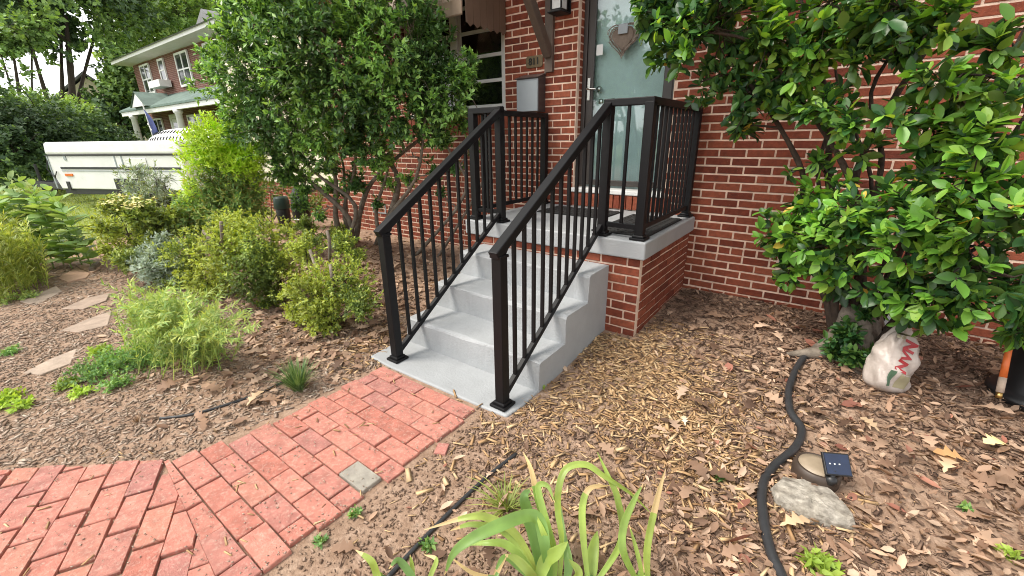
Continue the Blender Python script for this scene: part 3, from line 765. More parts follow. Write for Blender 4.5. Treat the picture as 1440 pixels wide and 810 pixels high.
def leaves_at(P, Dr, per, L, rng, along=.6, a0=25, a1=75, lvar=.3, up=.6):
    n = len(P); i = np.repeat(np.arange(n), per); m_ = len(i)
    d = Dr[i]; t = rng.random(m_)
    rnd = rng.normal(size=(m_, 3)); rad = nrm(rnd - d * (rnd * d).sum(1, keepdims=True))
    a = np.radians(rng.uniform(a0, a1, m_))[:, None]
    A = nrm(d * np.cos(a) + rad * np.sin(a))
    Q = P[i] - d * (along * L * 3 * t)[:, None]
    Nn = d * .6 + np.array([0, 0, up]) + rng.normal(0, .25, (m_, 3))
    S = L * rng.uniform(1 - lvar, 1 + lvar, m_) * (1 - .25 * (t < .15))
    return Q, A, Nn, S, t
def wander(a, b, rng, n=5, amt=.08):
    a = np.array(a, float); b = np.array(b, float); L = np.linalg.norm(b - a); out = []
    for i in range(n + 1):
        t = i / n; out.append(a + (b - a) * t + rng.normal(0, 1, 3) * amt * L * math.sin(math.pi * t) * .6)
    return out
def woody(stems, lobes, tips, tip_lobe, rng, r0, twig_every, twr=.0025, wander_amt=.1):
    """stems: lists of points from the ground up; each lobe is reached by a branch, tips by twigs"""
    mbb = MB(); nodes = []
    for s in stems:
        P = spline(s, 4); k = len(P); R0 = r0 if not isinstance(r0, (list, tuple)) else r0[len(nodes) % len(r0)]
        rad = [R0 * (1 - .72 * i / (k - 1)) * (1 + .12 * math.sin(i * 2.3)) for i in range(k)]
        mbb.tube(P, rad, 7); nodes.append((P, rad))
    allP = np.concatenate([np.array(P) for P, _ in nodes]); allR = np.concatenate([np.array(r) for _, r in nodes])
    ups = allP[:, 2] > allP[:, 2].min() + .25 * (allP[:, 2].max() - allP[:, 2].min())
    for li, (c, r) in enumerate(lobes):
        c = np.array(c, float)
        dd = np.linalg.norm(allP - c, axis=1) + 10 * (~ups) + .6 * np.maximum(allP[:, 2] - c[2], 0)
        j = int(np.argmin(dd)); rb = max(min(allR[j] * .7, r * .05 + .004), twr * 2)
        pts = wander(allP[j], c, rng, 5, wander_amt); mbb.tube(pts, list(np.linspace(rb, rb * .5, 6)), 6)
        sel = np.where(tip_lobe == li)[0][::twig_every]
        for q in sel:
            start = pts[rng.integers(2, 6)]
            mbb.tube(wander(start, tips[q], rng, 3, .12), [rb * .4, rb * .3, twr * 1.2, twr], 4, cap=False)
    return mbb
def shrub(name, label, cat, base, stems, lobes, ntips, per, L, mats, rng, bark='bark', r0=.02, tpl=LEAF4, tplf=LEAF4F, inner=.5, gap=-.9, gf=6., flat=1., twig_every=6, single=0, group=None, rough=.22, tipmat=.3, a0=25, a1=75, along=.6, lvar=.3, up=.6, crown='foliage', twr=.0025, bias=None, tonethr=.1, zgrad=0):
    base = np.array(base, float)
    root = empty(name, base, label=label, cat=cat, group=group)
    tips, dirs, tl = lobe_tips(lobes, ntips, rng, inner, gap, gf, flat, rough)
    if bias is not None: dirs = nrm(dirs + np.array(bias))
    Q, A, Nn, S, t = leaves_at(tips, dirs, per, L, rng, along, a0, a1, lvar, up)
    ok = Q[:, 1] < 1.215 if base[0] > -4 else np.ones(len(Q), bool)
    Q, A, Nn, S, t = Q[ok], A[ok], Nn[ok], S[ok], t[ok]
    tone = wob(Q, 5., 2.2) + rng.normal(0, .6, len(Q))
    if zgrad: tone = tone + (Q[:, 2] - zgrad) * 5
    mi = ((t < tipmat) & (tone > tonethr)).astype(int) if len(mats) > 1 else np.zeros(len(Q), int)
    if len(mats) > 2: mi[rng.random(len(Q)) < .006] = 2
    keep = np.ones(len(Q), bool)
    if single:
        u, v, dz = proj(Q); vis = (u > 0) & (u < 1440) & (v > 0) & (v < 810) & (dz > .2)
        sc = np.where(vis, S / dz * (1 + .6 * (Nn * (CAM_C - Q)).sum(1) / np.linalg.norm(CAM_C - Q, axis=1)), 0) + np.where(vis, (2.6 - dz) * .02, 0)
        sel = np.argsort(-sc)[:single]; keep[sel] = False
        me = [mkmesh('leaf', tpl, [tuple(f) for f in tplf], mt, smooth=True) for mt in mats]
        A2, B2, N2 = frames(A[sel], Nn[sel])
        for q, i in enumerate(sel):
            s = float(S[i])
            mtx = Matrix(((B2[q, 0] * s, A2[q, 0] * s, N2[q, 0] * s, Q[i, 0] - base[0]), (B2[q, 1] * s, A2[q, 1] * s, N2[q, 1] * s, Q[i, 1] - base[1]), (B2[q, 2] * s, A2[q, 2] * s, N2[q, 2] * s, Q[i, 2] - base[2]), (0, 0, 0, 1)))
            inst(me[mi[i]], 'leaf', mtx, root)
    V, F = scatter(tpl, tplf, Q[keep] - base, A[keep], Nn[keep], S[keep])
    big_mesh(crown, V, F, mats, midx=np.repeat(mi[keep], len(tplf)), smooth=True, parent=root, kind='stuff')
    wd = woody([[np.array(p) - base for p in s] for s in stems], [(np.array(c) - base, r) for c, r in lobes], tips - base, tl, rng, r0, twig_every, twr)
    wd.build('branches', MT[bark], root, smooth=True)
    return root
def lob(L): return [(at_y(u, v, y), r) for u, v, y, r in L]

LM = {}
LM['holly_d'] = leaf_mat('dark holly leaf', [(.025, .06, .02), (.045, .10, .028), (.075, .15, .04)], .2, .33, gain=1.75)
LM['holly_l'] = leaf_mat('light holly leaf', [(.09, .19, .04), (.14, .26, .06), (.20, .33, .09)], .3, .38, gain=1.75)
LM['privet_d'] = leaf_mat('dark privet leaf', [(.016, .05, .018), (.03, .09, .024), (.055, .13, .03), (.085, .15, .03)], .28, .38)
LM['privet_l'] = leaf_mat('light privet leaf', [(.09, .22, .03), (.14, .32, .04), (.25, .40, .06)], .35, .4)
LM['yellow_leaf'] = leaf_mat('yellow leaf', [(.5, .36, .05), (.6, .45, .08)], .3, .5)
LM['box_d'] = leaf_mat('olive leaf', [(.06, .10, .025), (.10, .15, .03), (.15, .2, .045)], .25, .5, gain=1.6)
LM['box_l'] = leaf_mat('yellow green leaf', [(.20, .26, .04), (.27, .33, .05), (.34, .38, .08)], .3, .5, gain=1.45)
LM['nan_l'] = leaf_mat('bright lime leaf', [(.22, .34, .03), (.30, .44, .04), (.40, .52, .06)], .35, .5, gain=1.45)
LM['nan_d'] = leaf_mat('nandina leaf', [(.06, .13, .03), (.10, .18, .05), (.15, .22, .06), (.22, .19, .06)], .3, .5, gain=1.7)
LM['sage'] = leaf_mat('silver sage leaf', [(.20, .27, .20), (.28, .35, .28), (.36, .42, .36)], .2, .7, gain=1.3)
LM['rose'] = leaf_mat('rose leaf', [(.09, .14, .04), (.15, .20, .05), (.24, .28, .08)], .3, .5, gain=1.6)
LM['milk'] = leaf_mat('milkweed leaf', [(.11, .20, .06), (.17, .27, .09), (.24, .34, .14)], .35, .5, gain=1.45)
LM['gold'] = leaf_mat('goldenrod leaf', [(.16, .22, .05), (.24, .30, .07), (.33, .36, .11)], .35, .5, gain=1.45)
LM['feather'] = leaf_mat('feathery leaf', [(.12, .20, .06), (.20, .27, .08), (.30, .34, .10)], .3, .55, gain=1.9)
LM['cover'] = leaf_mat('ground cover leaf', [(.09, .19, .06), (.14, .26, .08), (.22, .33, .08)], .3, .55, gain=1.4)
LM['lime'] = leaf_mat('lime weed leaf', [(.24, .36, .05), (.32, .43, .08)], .35, .5, gain=1.3)
LM['tuft'] = leaf_mat('blue green grass', [(.05, .11, .04), (.10, .17, .06), (.17, .23, .09)], .25, .5, gain=1.4)
LM['iris'] = leaf_mat('iris leaf', [(.10, .20, .07), (.16, .28, .07), (.24, .34, .07), (.30, .38, .09)], .35, .4, vary=.25, nscale=9)
LM['iris_dry'] = leaf_mat('dry iris tip', [(.40, .30, .13), (.5, .38, .2)], .3, .6)
LM['far_d'] = leaf_mat('far dark leaf', [(.022, .045, .02), (.035, .065, .026), (.05, .085, .035)], .2, .6, nscale=.4, gain=2.1)
LM['far_m'] = leaf_mat('far mid leaf', [(.06, .11, .035), (.09, .15, .045), (.13, .2, .06)], .3, .6, nscale=.5, gain=2.2)
LM['far_l'] = leaf_mat('far light leaf', [(.14, .22, .06), (.19, .28, .08), (.25, .33, .1)], .3, .6, nscale=.5, gain=1.7)
LM['lawn'] = leaf_mat('lawn blade', [(.17, .23, .05), (.23, .29, .07), (.31, .34, .11)], .3, .6, nscale=1)
LM['dead'] = leaf_mat('dead leaf', [(.09, .05, .032), (.18, .105, .067), (.28, .175, .115), (.38, .255, .175), (.50, .365, .265)], .15, .75, vary=.35, nscale=6, gain=1.15)
LM['dead_r'] = leaf_mat('russet dead leaf', [(.20, .075, .05), (.27, .11, .075), (.33, .16, .11)], .15, .75)
MT['chips'] = M('golden wood shavings', [(.26, .145, .07), (.44, .27, .13), (.56, .37, .19), (.66, .48, .28)], .85, .25, 9)
MT['mulch'] = M('bark mulch', [(.07, .04, .026), (.135, .08, .052), (.21, .13, .088), (.31, .205, .145)], .9, .3, 9)
MT['flakes'] = M('grey bark flakes', [(.25, .175, .125), (.34, .25, .185), (.43, .33, .255), (.53, .43, .345)], .9, .3, 9)

# ------------------------------------------------------------------ big shrub left of the steps
rg = np.random.default_rng(21)
lobL = lob([(345, 105, -.55, .46), (400, 60, -.35, .62), (400, 150, -.30, .55), (470, 75, -.1, .72), (475, 160, .0, .50), (545, 65, .1, .58), (560, 145, .2, .46), (578, 85, .3, .40), (622, 135, .4, .32), (650, 100, .5, .20), (652, 165, .65, .16), (440, -40, -.2, .75), (530, -30, .1, .55), (345, 165, -.45, .30), (400, 205, -.15, .30), (450, 215, .1, .28), (520, 205, .2, .28), (620, 190, .5, .15), (372, 15, -.5, .42), (430, 255, .1, .2), (470, 265, .35, .16), (580, 215, .4, .18), (605, 245, .5, .13), (545, 255, .5, .13), (400, 240, -.1, .2), (665, 205, .7, .1), (500, 255, .4, .17), (420, 285, .0, .16), (640, 235, .6, .10), (575, 250, .5, .12), (450, 300, .3, .12), (530, 285, .5, .10), (620, 270, .6, .08)])
def G(x, y): return (x, y, float(gz(x, y)) - .03)
stL = [[G(-2.75, .45), (-2.75, .4, .5), at_y(470, 240, .2), at_y(430, 190, -.1)],
       [G(-2.62, .5), (-2.6, .45, .6), at_y(500, 230, .3), at_y(490, 150, .1)],
       [G(-2.55, .42), (-2.45, .4, .5), at_y(430, 250, .1), at_y(370, 200, -.25), at_y(330, 140, -.5)],
       [G(-2.1, .6), (-2.05, .55, .6), at_y(545, 240, .4), at_y(555, 150, .3)],
       [G(-1.85, .55), (-1.8, .5, .5), at_y(585, 250, .4), at_y(600, 150, .3)],
       [G(-1.45, .6), at_y(655, 270, .6), at_y(625, 200, .55), at_y(610, 130, .4)],
       [G(-1.15, .7), at_y(682, 250, .7), at_y(688, 190, .7), at_y(670, 150, .6)],
       [G(-2.85, .6), at_y(485, 270, .5), at_y(480, 220, .4), at_y(450, 150, .1)], [G(-2.35, .7), at_y(560, 260, .6), at_y(530, 200, .5), at_y(520, 130, .3)], [G(-2.6, .35), at_y(500, 290, .4), at_y(440, 240, .1), at_y(400, 180, -.1)],
       [G(-2.7, .6), at_y(515, 270, .55), at_y(560, 220, .5), at_y(640, 160, .5)]]
shrub('evergreen_shrub', 'tall multi-stemmed evergreen shrub with small glossy leaves left of the steps', 'shrub', G(-2.55, .5), stL, lobL, 8600, 12, .054, [LM['holly_d'], LM['holly_l']], rg, 'bark_grey', [.045, .035, .04, .03, .035, .022, .018, .028], inner=.55, gap=-1.15, gf=5., twig_every=18, tipmat=.7, tonethr=-.1, twr=.002)

# ------------------------------------------------------------------ big-leaved shrub right of the steps
rg = np.random.default_rng(5)
lobR = lob([(922, 20, .30, .16), (958, 55, .28, .22), (1010, 40, .30, .27), (985, 115, .42, .16), (1050, 130, .42, .20), (1080, 55, .35, .23), (1040, 180, .5, .12), (1010, 0, .3, .3), (935, -25, .3, .2),
            (1165, 5, .2, .22), (1250, 5, .05, .22), (1330, 15, .0, .15), (1200, 80, .2, .10), (1270, 70, .1, .09), (1120, 150, .4, .12),
            (1165, 150, .30, .15), (1255, 160, .05, .13), (1320, 110, -.05, .10), (1195, 170, .2, .10), (1380, 190, .0, .14), (1330, 170, .1, .13), (1430, 130, -.1, .08),
            (1100, 325, .40, .19), (1140, 290, .40, .16), (1170, 335, .28, .24), (1225, 300, .20, .2), (1265, 335, .10, .24), (1320, 300, .05, .22), (1370, 345, .0, .25), (1430, 300, -.1, .26), (1110, 380, .42, .16), (1180, 390, .30, .18), (1240, 395, .2, .18), (1300, 415, .15, .2), (1360, 405, .1, .2), (1425, 390, .0, .22), (1430, 460, .1, .10), (1380, 250, .0, .16), (1290, 245, .1, .12), (1215, 210, .3, .11), (1150, 225, .45, .08), (1248, 262, .2, .11), (1175, 262, .35, .09), (1300, 200, .1, .1), (1110, 240, .5, .07), (1115, 100, .4, .18), (1155, 65, .35, .16), (1225, 45, .2, .15), (1300, 35, .1, .13), (1400, 60, .1, .11), (1350, 125, .1, .11), (1400, 120, .05, .1), (1030, 90, .35, .2)])
bR = np.array([2.87, .42, float(gz(2.87, .42))])
def yv(l): return [at_y(u, v, y) for u, v, y in l]
stR = [[bR + (-.06, 0, -.05)] + yv([(1168, 440, .42), (1150, 380, .45), (1130, 290, .5), (1128, 240, .5), (1085, 160, .48), (1040, 100, .42)]),
       [bR + (-.02, .02, -.05)] + yv([(1190, 430, .48), (1178, 330, .5), (1165, 240, .5), (1168, 150, .48), (1140, 70, .45), (1120, -30, .4)]),
       [bR + (.03, .03, -.05)] + yv([(1215, 420, .48), (1200, 320, .5), (1205, 240, .48), (1250, 150, .42), (1310, 60, .35), (1370, -20, .3)]),
       [bR + (.06, 0, -.05)] + yv([(1235, 430, .42), (1270, 340, .35), (1310, 260, .3), (1390, 160, .2), (1480, 60, .1)]),
       [bR + (.08, -.02, -.05)] + yv([(1245, 470, .36), (1310, 410, .28), (1360, 320, .2), (1400, 230, .15), (1450, 150, .1)]),
       [bR + (.0, -.02, -.05)] + yv([(1205, 400, .42), (1225, 300, .42), (1240, 220, .4), (1225, 130, .38), (1280, 40, .3)]),
       [bR + (-.04, -.03, -.05)] + yv([(1175, 400, .4), (1215, 330, .36), (1185, 230, .4), (1120, 130, .42), (1060, 60, .35), (960, 40, .3)]),
       [bR + (.05, .05, -.05)] + yv([(1260, 390, .55), (1330, 250, .55), (1400, 120, .5), (1450, 20, .45)]),
       [bR + (.0, .05, -.05)] + yv([(1185, 380, .6), (1150, 250, .65), (1190, 120, .6), (1240, 0, .55)], ), [bR + (.02, .06, -.05)] + yv([(1215, 380, .62), (1225, 250, .62), (1180, 130, .6), (1170, 0, .5)]), [bR + (.06, .04, -.05)] + yv([(1270, 400, .5), (1350, 290, .5), (1430, 190, .45), (1480, 120, .4)]), [bR + (.06, .04, -.05)] + yv([(1300, 400, .4), (1400, 330, .3), (1450, 270, .2)]),
       [bR + (.05, .05, -.05)] + yv([(1240, 380, .6), (1290, 270, .6), (1330, 200, .55), (1440, 90, .5)])]
rs = shrub('privet_shrub', 'large shrub with broad glossy leaves and bare leaning stems right of the porch', 'shrub', bR, stR, lobR, 1500, 9, .070, [LM['privet_d'], LM['privet_l'], LM['yellow_leaf']], rg, 'bark', [.032, .034, .03, .028, .026, .024, .026, .018, .02, .018, .016, .015, .016], tpl=LEAF8, tplf=LEAF8F, inner=.25, gap=-.75, gf=7, twig_every=3, single=300, tonethr=-.15, tipmat=.6, a0=30, a1=80, along=.35, lvar=.48, up=.5, crown='back_leaves', twr=.003, rough=.15)
tb = MB(); k = 14
tp = [(0, 0, -.1), (0, .0, .02), (.01, .0, .1), (.0, .01, .2), (-.01, .01, .32)]
tb.tube(tp, [.24, .175, .125, .11, .085], 14)
tb.v = [(x * (1 + .18 * math.sin(4 * math.atan2(y, x)) + .08 * math.sin(9 * math.atan2(y, x) + 20 * z)), y * (1 + .18 * math.sin(4 * math.atan2(y, x)) + .08 * math.sin(7 * math.atan2(y, x))), z) for x, y, z in tb.v]
tb.tube([(-.1, -.08, .02), (-.2, -.14, -.0), (-.32, -.17, -.03)], [.05, .035, .012], 7)
tb.build('trunk', MT['bark_grey'], rs, smooth=True)
# young shoots round its foot
P0, D0, _ = lobe_tips([(at_y(1190, 470, .26), .10), (at_y(1200, 500, .22), .08), (at_y(1175, 490, .28), .07), (at_y(1215, 440, .3), .06)], 90, rg, .3, -1.5)
Q, A, Nn, S, t = leaves_at(P0, D0, 7, .05, rg, .4)
V, F = scatter(LEAF8, LEAF8F, Q - bR, A, Nn, S); big_mesh('foot_shoots', V, F, LM['privet_d'], smooth=True, parent=rs, kind='stuff')

# ------------------------------------------------------------------ bed plants left of the path
def gb(u, v): return at_g(u, v)
def low_shrub(name, label, base_px, lobes, ntips, per, L, mats, seed, bark='bark', r0=.012, **k):
    b = gb(*base_px); r = np.random.default_rng(seed); lb = lob(lobes)
    st = []
    for q in range(5):
        c = lb[q % len(lb)][0]; p0 = b + np.array([r.uniform(-.08, .08), r.uniform(-.08, .08), -.02])
        st.append([p0, p0 * .55 + c * .45 + r.normal(0, .03, 3), c])
    return shrub(name, label, 'shrub', b, st, lb, ntips, per, L, mats, r, bark, r0, **k)
a = low_shrub('low_bush', 'yellow-green rounded bush with cut stems beside the foot of the steps', (455, 468), [(395, 395, -1.05, .22), (440, 410, -1.15, .24), (485, 395, -1.0, .22), (505, 425, -1.05, .15), (430, 350, -.95, .17), (482, 340, -.8, .13), (380, 425, -1.15, .13), (455, 445, -1.2, .16), (500, 360, -.75, .10), (420, 440, -1.2, .12)], 2600, 10, .027, [LM['box_d'], LM['box_l']], 31, gap=-1.2, gf=11, inner=.3, twig_every=24, tipmat=.9, tonethr=-.6, twr=.0015)
def stubs(root, pts):
    b = np.array(root.location)
    for P, r in pts:
        MB().tube([p - b for p in spline(P, 3)], r, 8).build('cut_stem', MT['bark_grey'], root, smooth=True)
stubs(a, [([gb(468, 450), at_y(468, 400, -1.1), at_y(465, 372, -1.08)], .016), ([gb(445, 440), at_y(447, 390, -1.05), at_y(436, 352, -1.0)], .014), ([gb(460, 420), at_y(464, 350, -.95), at_y(460, 325, -.95)], .013)])
a = low_shrub('low_bush', 'yellow-green spreading bush with a forked cut stem left of centre', (310, 412), [(262, 360, -1.35, .26), (320, 345, -1.25, .30), (370, 340, -1.1, .26), (290, 395, -1.4, .24), (350, 385, -1.25, .26), (380, 365, -1.1, .2), (255, 400, -1.45, .18), (330, 320, -1.1, .2), (240, 385, -1.5, .14)], 3000, 10, .031, [LM['box_d'], LM['box_l']], 32, gap=-1.2, gf=9, inner=.3, twig_every=24, tipmat=.9, tonethr=-.6, twr=.002)
stubs(a, [([gb(308, 400), at_y(302, 350, -1.3), at_y(287, 325, -1.3)], .02), ([at_y(303, 350, -1.3), at_y(312, 340, -1.32), at_y(311, 312, -1.32)], .016)])
low_shrub('nandina', 'lime-tipped feathery shrub in front of the camper', (305, 345), [(300, 200, -.75, .30), (285, 215, -.8, .26), (325, 225, -.6, .34), (295, 255, -.75, .34), (340, 265, -.55, .32), (275, 290, -.85, .28), (320, 300, -.7, .34), (355, 300, -.5, .26), (345, 220, -.5, .24), (270, 320, -.9, .2)], 3200, 10, .055, [LM['nan_d'], LM['nan_l']], 33, r0=.014, gap=-1.0, gf=5, inner=.4, tpl=LANCE * np.array([1.8, 1, 1]), tplf=LEAF4F, twig_every=24, tipmat=1.0, tonethr=0, zgrad=1.0)
low_shrub('sage_bush', 'silvery grey-green low bush between the yellow-green bushes and the flagstones', (222, 398), [(215, 375, -1.6, .2), (240, 380, -1.5, .16), (200, 365, -1.6, .15), (228, 350, -1.4, .2)], 800, 10, .05, [LM['sage']], 34, r0=.008, gap=-1.1, inner=.3, tpl=LANCE * np.array([1.7, 1, 1]), twig_every=9)
rb = low_shrub('rose_bush', 'loose rose bush with pale yellow flower heads in front of the camper', (192, 372), [(165, 295, -1.55, .2), (195, 300, -1.4, .2), (180, 330, -1.5, .26), (215, 325, -1.3, .24), (160, 350, -1.7, .16), (205, 352, -1.5, .2), (240, 310, -1.1, .2), (150, 320, -1.75, .16), (175, 365, -1.75, .14)], 2000, 8, .05, [LM['rose'], LM['box_l']], 35, tipmat=.8, tonethr=-.3, r0=.01, gap=-.9, inner=.25, twig_every=3)
FL = M('pale yellow petals', [(.62, .56, .16), (.7, .66, .3)], .6)
rr = np.random.default_rng(3); bl = np.array(rb.location)
for (u, v, y) in ((152, 284, -1.65), (168, 278, -1.6), (188, 288, -1.55), (200, 280, -1.5), (176, 290, -1.6)):
    c = at_y(u, v, y); n = 26
    Pp = c + rr.normal(0, 1, (n, 3)) * np.array([.06, .06, .018]); Aa = rr.normal(0, 1, (n, 3)) * np.array([1, 1, .3])
    V, F = scatter(LEAF4 * np.array([1.5, 1, 1]), LEAF4F, Pp - bl, Aa, np.tile([0, 0, 1.], (n, 1)) + rr.normal(0, .2, (n, 3)), np.full(n, .045)); big_mesh('flower_head', V, F, FL, parent=rb, kind='stuff')
low_shrub('butterfly_bush', 'thin silver-leaved bush standing against the white camper', (205, 318), [(195, 240, -1.1, .22), (180, 258, -1.2, .2), (220, 255, -.9, .24), (205, 275, -1.0, .26), (235, 285, -.8, .24), (250, 300, -.7, .2)], 300, 8, .07, [LM['sage'], LM['rose']], 36, r0=.012, gap=-.5, inner=.2, tpl=LANCE * np.array([1.3, 1, 1]), twig_every=2)
low_shrub('small_shrub', 'small light green shrub below the tall evergreen stems', (430, 335), [(405, 325, .3, .16), (430, 318, .3, .17), (455, 322, .3, .16), (478, 330, .35, .15), (440, 335, .2, .15)], 700, 9, .042, [LM['box_d'], LM['box_l']], 37, r0=.008, gap=-.8, inner=.3, twig_every=6, tipmat=.6)
low_shrub('climbing_shrub', 'loose olive green shrub against the cream sided wing', (385, 320), [(380, 270, .6, .34), (365, 290, .5, .3), (400, 262, .8, .26), (355, 255, .3, .3), (445, 285, .9, .26), (460, 300, .8, .24)], 330, 9, .05, [LM['box_d'], LM['nan_d']], 38, r0=.01, gap=-.4, inner=.2, twig_every=3)

# stems with narrow leaves
def stems_plant(name, label, cat, bases, tops, nper, L, mat, seed, tpl=LANCE, stemr=.003, nodes=24, a0=30, a1=65, wide=1.0, group=None):
    r = np.random.default_rng(seed); root = empty(name, bases[0], label=label, cat=cat, group=group); b0 = np.array(bases[0], float)
    mbs = MB(); Ps = []; Ds = []
    for b, t in zip(bases, tops):
        b = np.array(b, float); t = np.array(t, float); mid = (b + t) / 2 + r.normal(0, .02, 3) - (t - b) * np.array([.12, .12, -.1])
        P = np.array(spline([b, mid, t], 6)); mbs.tube(P - b0, list(np.linspace(stemr, stemr * .4, len(P))), 5, cap=False)
        for q in range(nodes):
            f = .08 + .92 * (q + r.random()) / nodes; x = f * (len(P) - 1); i = min(int(x), len(P) - 2); Ps.append(P[i] + (P[i + 1] - P[i]) * (x - i)); Ds.append(P[i + 1] - P[i])
    Q, A, Nn, S, t = leaves_at(np.array(Ps), nrm(np.array(Ds)), nper, L, r, 0, a0, a1)
    V, F = scatter(tpl * np.array([wide, 1, 1]), LEAF4F, Q - b0, A, Nn, S); big_mesh('leaves', V, F, mat, smooth=True, parent=root, kind='stuff')
    mbs.build('stems', mat, root, smooth=True); return root
rr = np.random.default_rng(8)
def bunch(bx, tx, n, spread_b, spread_t):
    B = []; T = []
    for i in range(n):
        B.append(bx + np.array([*rr.normal(0, spread_b, 2), -.01])); T.append(np.array(tx) + rr.normal(0, 1, 3) * np.array(spread_t))
    return B, T
b = gb(275, 515); 
B1, T1 = bunch(gb(285, 512), at_y(308, 445, -1.95), 42, .09, (.12, .08, .06))
B2, T2 = bunch(gb(235, 495), at_y(212, 422, -2.1), 70, .13, (.18, .1, .06))
B3, T3 = bunch(gb(262, 508), at_y(262, 428, -2.0), 34, .1, (.14, .08, .06)); B1 = B1 + B3; T1 = T1 + T3
stems_plant('feathery_plant', 'feathery yellow-green plant with leaning stems in the left bed', 'plant', B1 + B2, T1 + T2, 3, .045, LM['feather'], 4, nodes=26, wide=1.0)
def cover(name, label, spots, mat, seed, L, ntips, per=7, cat='plant', tpl=LEAF4):
    r = np.random.default_rng(seed); lb = [(gb(u, v) + np.array([0, 0, h]), rad) for u, v, rad, h in spots]
    b = gb(spots[0][0], spots[0][1]); root = empty(name, b, label=label, cat=cat)
    P, Dd, _ = lobe_tips(lb, ntips, r, .1, -1.5, 9, .55); ok = P[:, 2] > gz(P[:, 0], P[:, 1]) + .005; P, Dd = P[ok], Dd[ok]
    Q, A, Nn, S, t = leaves_at(P, Dd, per, L, r, .5, 20, 80)
    V, F = scatter(tpl, LEAF4F, Q - b, A, Nn, S); big_mesh('leaves', V, F, mat, smooth=True, parent=root, kind='stuff')
    s = MB()
    for q in range(0, len(P), 4): s.tube([np.array([P[q, 0] * .8 + b[0] * .2, P[q, 1] * .8 + b[1] * .2, float(gz(P[q, 0], P[q, 1])) - .01]) - b, P[q] - b], .0016, 4, cap=False)
    s.build('stems', mat, root, smooth=True); return root
cover('ground_cover', 'low mat of fine green foliage left of the brick path', [(150, 520, .17, .05), (190, 515, .18, .06), (215, 500, .14, .06), (125, 535, .14, .04), (165, 545, .12, .04), (235, 510, .12, .05)], LM['cover'], 5, .022, 900)
cover('weed_patch', 'bright lime low weeds in front of the fine green mat', [(95, 545, .08, .03), (115, 555, .07, .03), (140, 500, .08, .05)], LM['lime'], 6, .026, 160)
cover('weed_patch', 'lime green weeds at the left edge above the path', [(15, 560, .09, .03), (35, 572, .06, .03), (0, 575, .08, .03)], LM['lime'], 7, .03, 130)
cover('weed_patch', 'small blue-green weed on the bare soil at the left edge', [(20, 495, .06, .02), (10, 500, .06, .02)], LM['cover'], 8, .02, 80)
cover('weed_patch', 'low grey-green weeds below the tall narrow-leaved clump', [(15, 425, .15, .03), (40, 420, .12, .03)], LM['feather'], 9, .03, 150)
cover('weed', 'tiny bright green weed at the corner of the step pad', [(763, 546, .02, .02)], LM['lime'], 10, .018, 14, 5)
cover('weed', 'small leafy weed at the right edge of the brick path', [(452, 763, .03, .01), (446, 760, .02, .01)], LM['cover'], 12, .024, 16, 5)
cover('weed', 'pale weed on the bare soil right of the grey brick', [(500, 725, .03, .015)], LM['cover'], 13, .02, 22, 5)
cover('weed', 'bright green seedling at the bottom edge beside the black hose', [(1140, 797, .05, .03), (1160, 803, .04, .03)], LM['lime'], 14, .045, 22, 5)
cover('weed', 'tiny green seedling near the right bottom corner', [(1413, 782, .035, .02)], LM['lime'], 15, .03, 14, 5)
cover('weed', 'dark green sprig left of the black hose and the stone', [(1008, 674, .025, .015)], LM['cover'], 16, .035, 8, 4)
cover('weed', 'small green sprig in the leaf litter right of the stone', [(1355, 717, .025, .015)], LM['cover'], 17, .03, 9, 4)
cover('weed', 'small weed beside the thin black tube at the bottom', [(600, 770, .03, .015)], LM['cover'], 18, .03, 14, 5)

# grass tufts
def blades(name, label, b, n, h, wid, spread, mat, seed, droop=.5, cat='grass tuft', lean=(0, 0)):
    r = np.random.default_rng(seed); V = []; F = []
    for i in range(n):
        a = r.uniform(0, 2 * math.pi); out = np.array([math.cos(a), math.sin(a), 0]); L = h * r.uniform(.55, 1.1); s = r.uniform(.15, 1) * spread
        p0 = np.array([r.normal(0, .25 * wid * 8), r.normal(0, .25 * wid * 8), -.01]); side = np.array([-out[1], out[0], 0]); n0 = len(V); k = 5
        for j in range(k):
            t = j / (k - 1); p = p0 + out * s * t * L + np.array([lean[0], lean[1], 0]) * t * L + np.array([0, 0, L * (t - droop * s * t * t)]); w = wid * (1 - t ** 2) * .5 + .0004
            V += [p - side * w, p + side * w]
        F += [(n0 + 2 * j, n0 + 2 * j + 1, n0 + 2 * j + 3, n0 + 2 * j + 2) for j in range(k - 1)]
    root = empty(name, b, label=label, cat=cat)
    big_mesh('blades', np.array(V), np.array(F), mat, smooth=True, parent=root, kind='stuff'); return root
blades('grass_tuft', 'dark green upright grassy tuft beside the brick path', gb(420, 548), 280, .24, .006, .8, LM['tuft'], 2)
blades('grass_tuft', 'thin yellow-green grassy tuft behind the iris leaves', gb(712, 715), 70, .15, .006, 1.8, LM['gold'], 3, .5)
blades('grass_tuft', 'dry straw tuft at the end of the thin tube left of the path', gb(195, 592), 40, .07, .004, 1.0, LM['dead'], 4, .5)

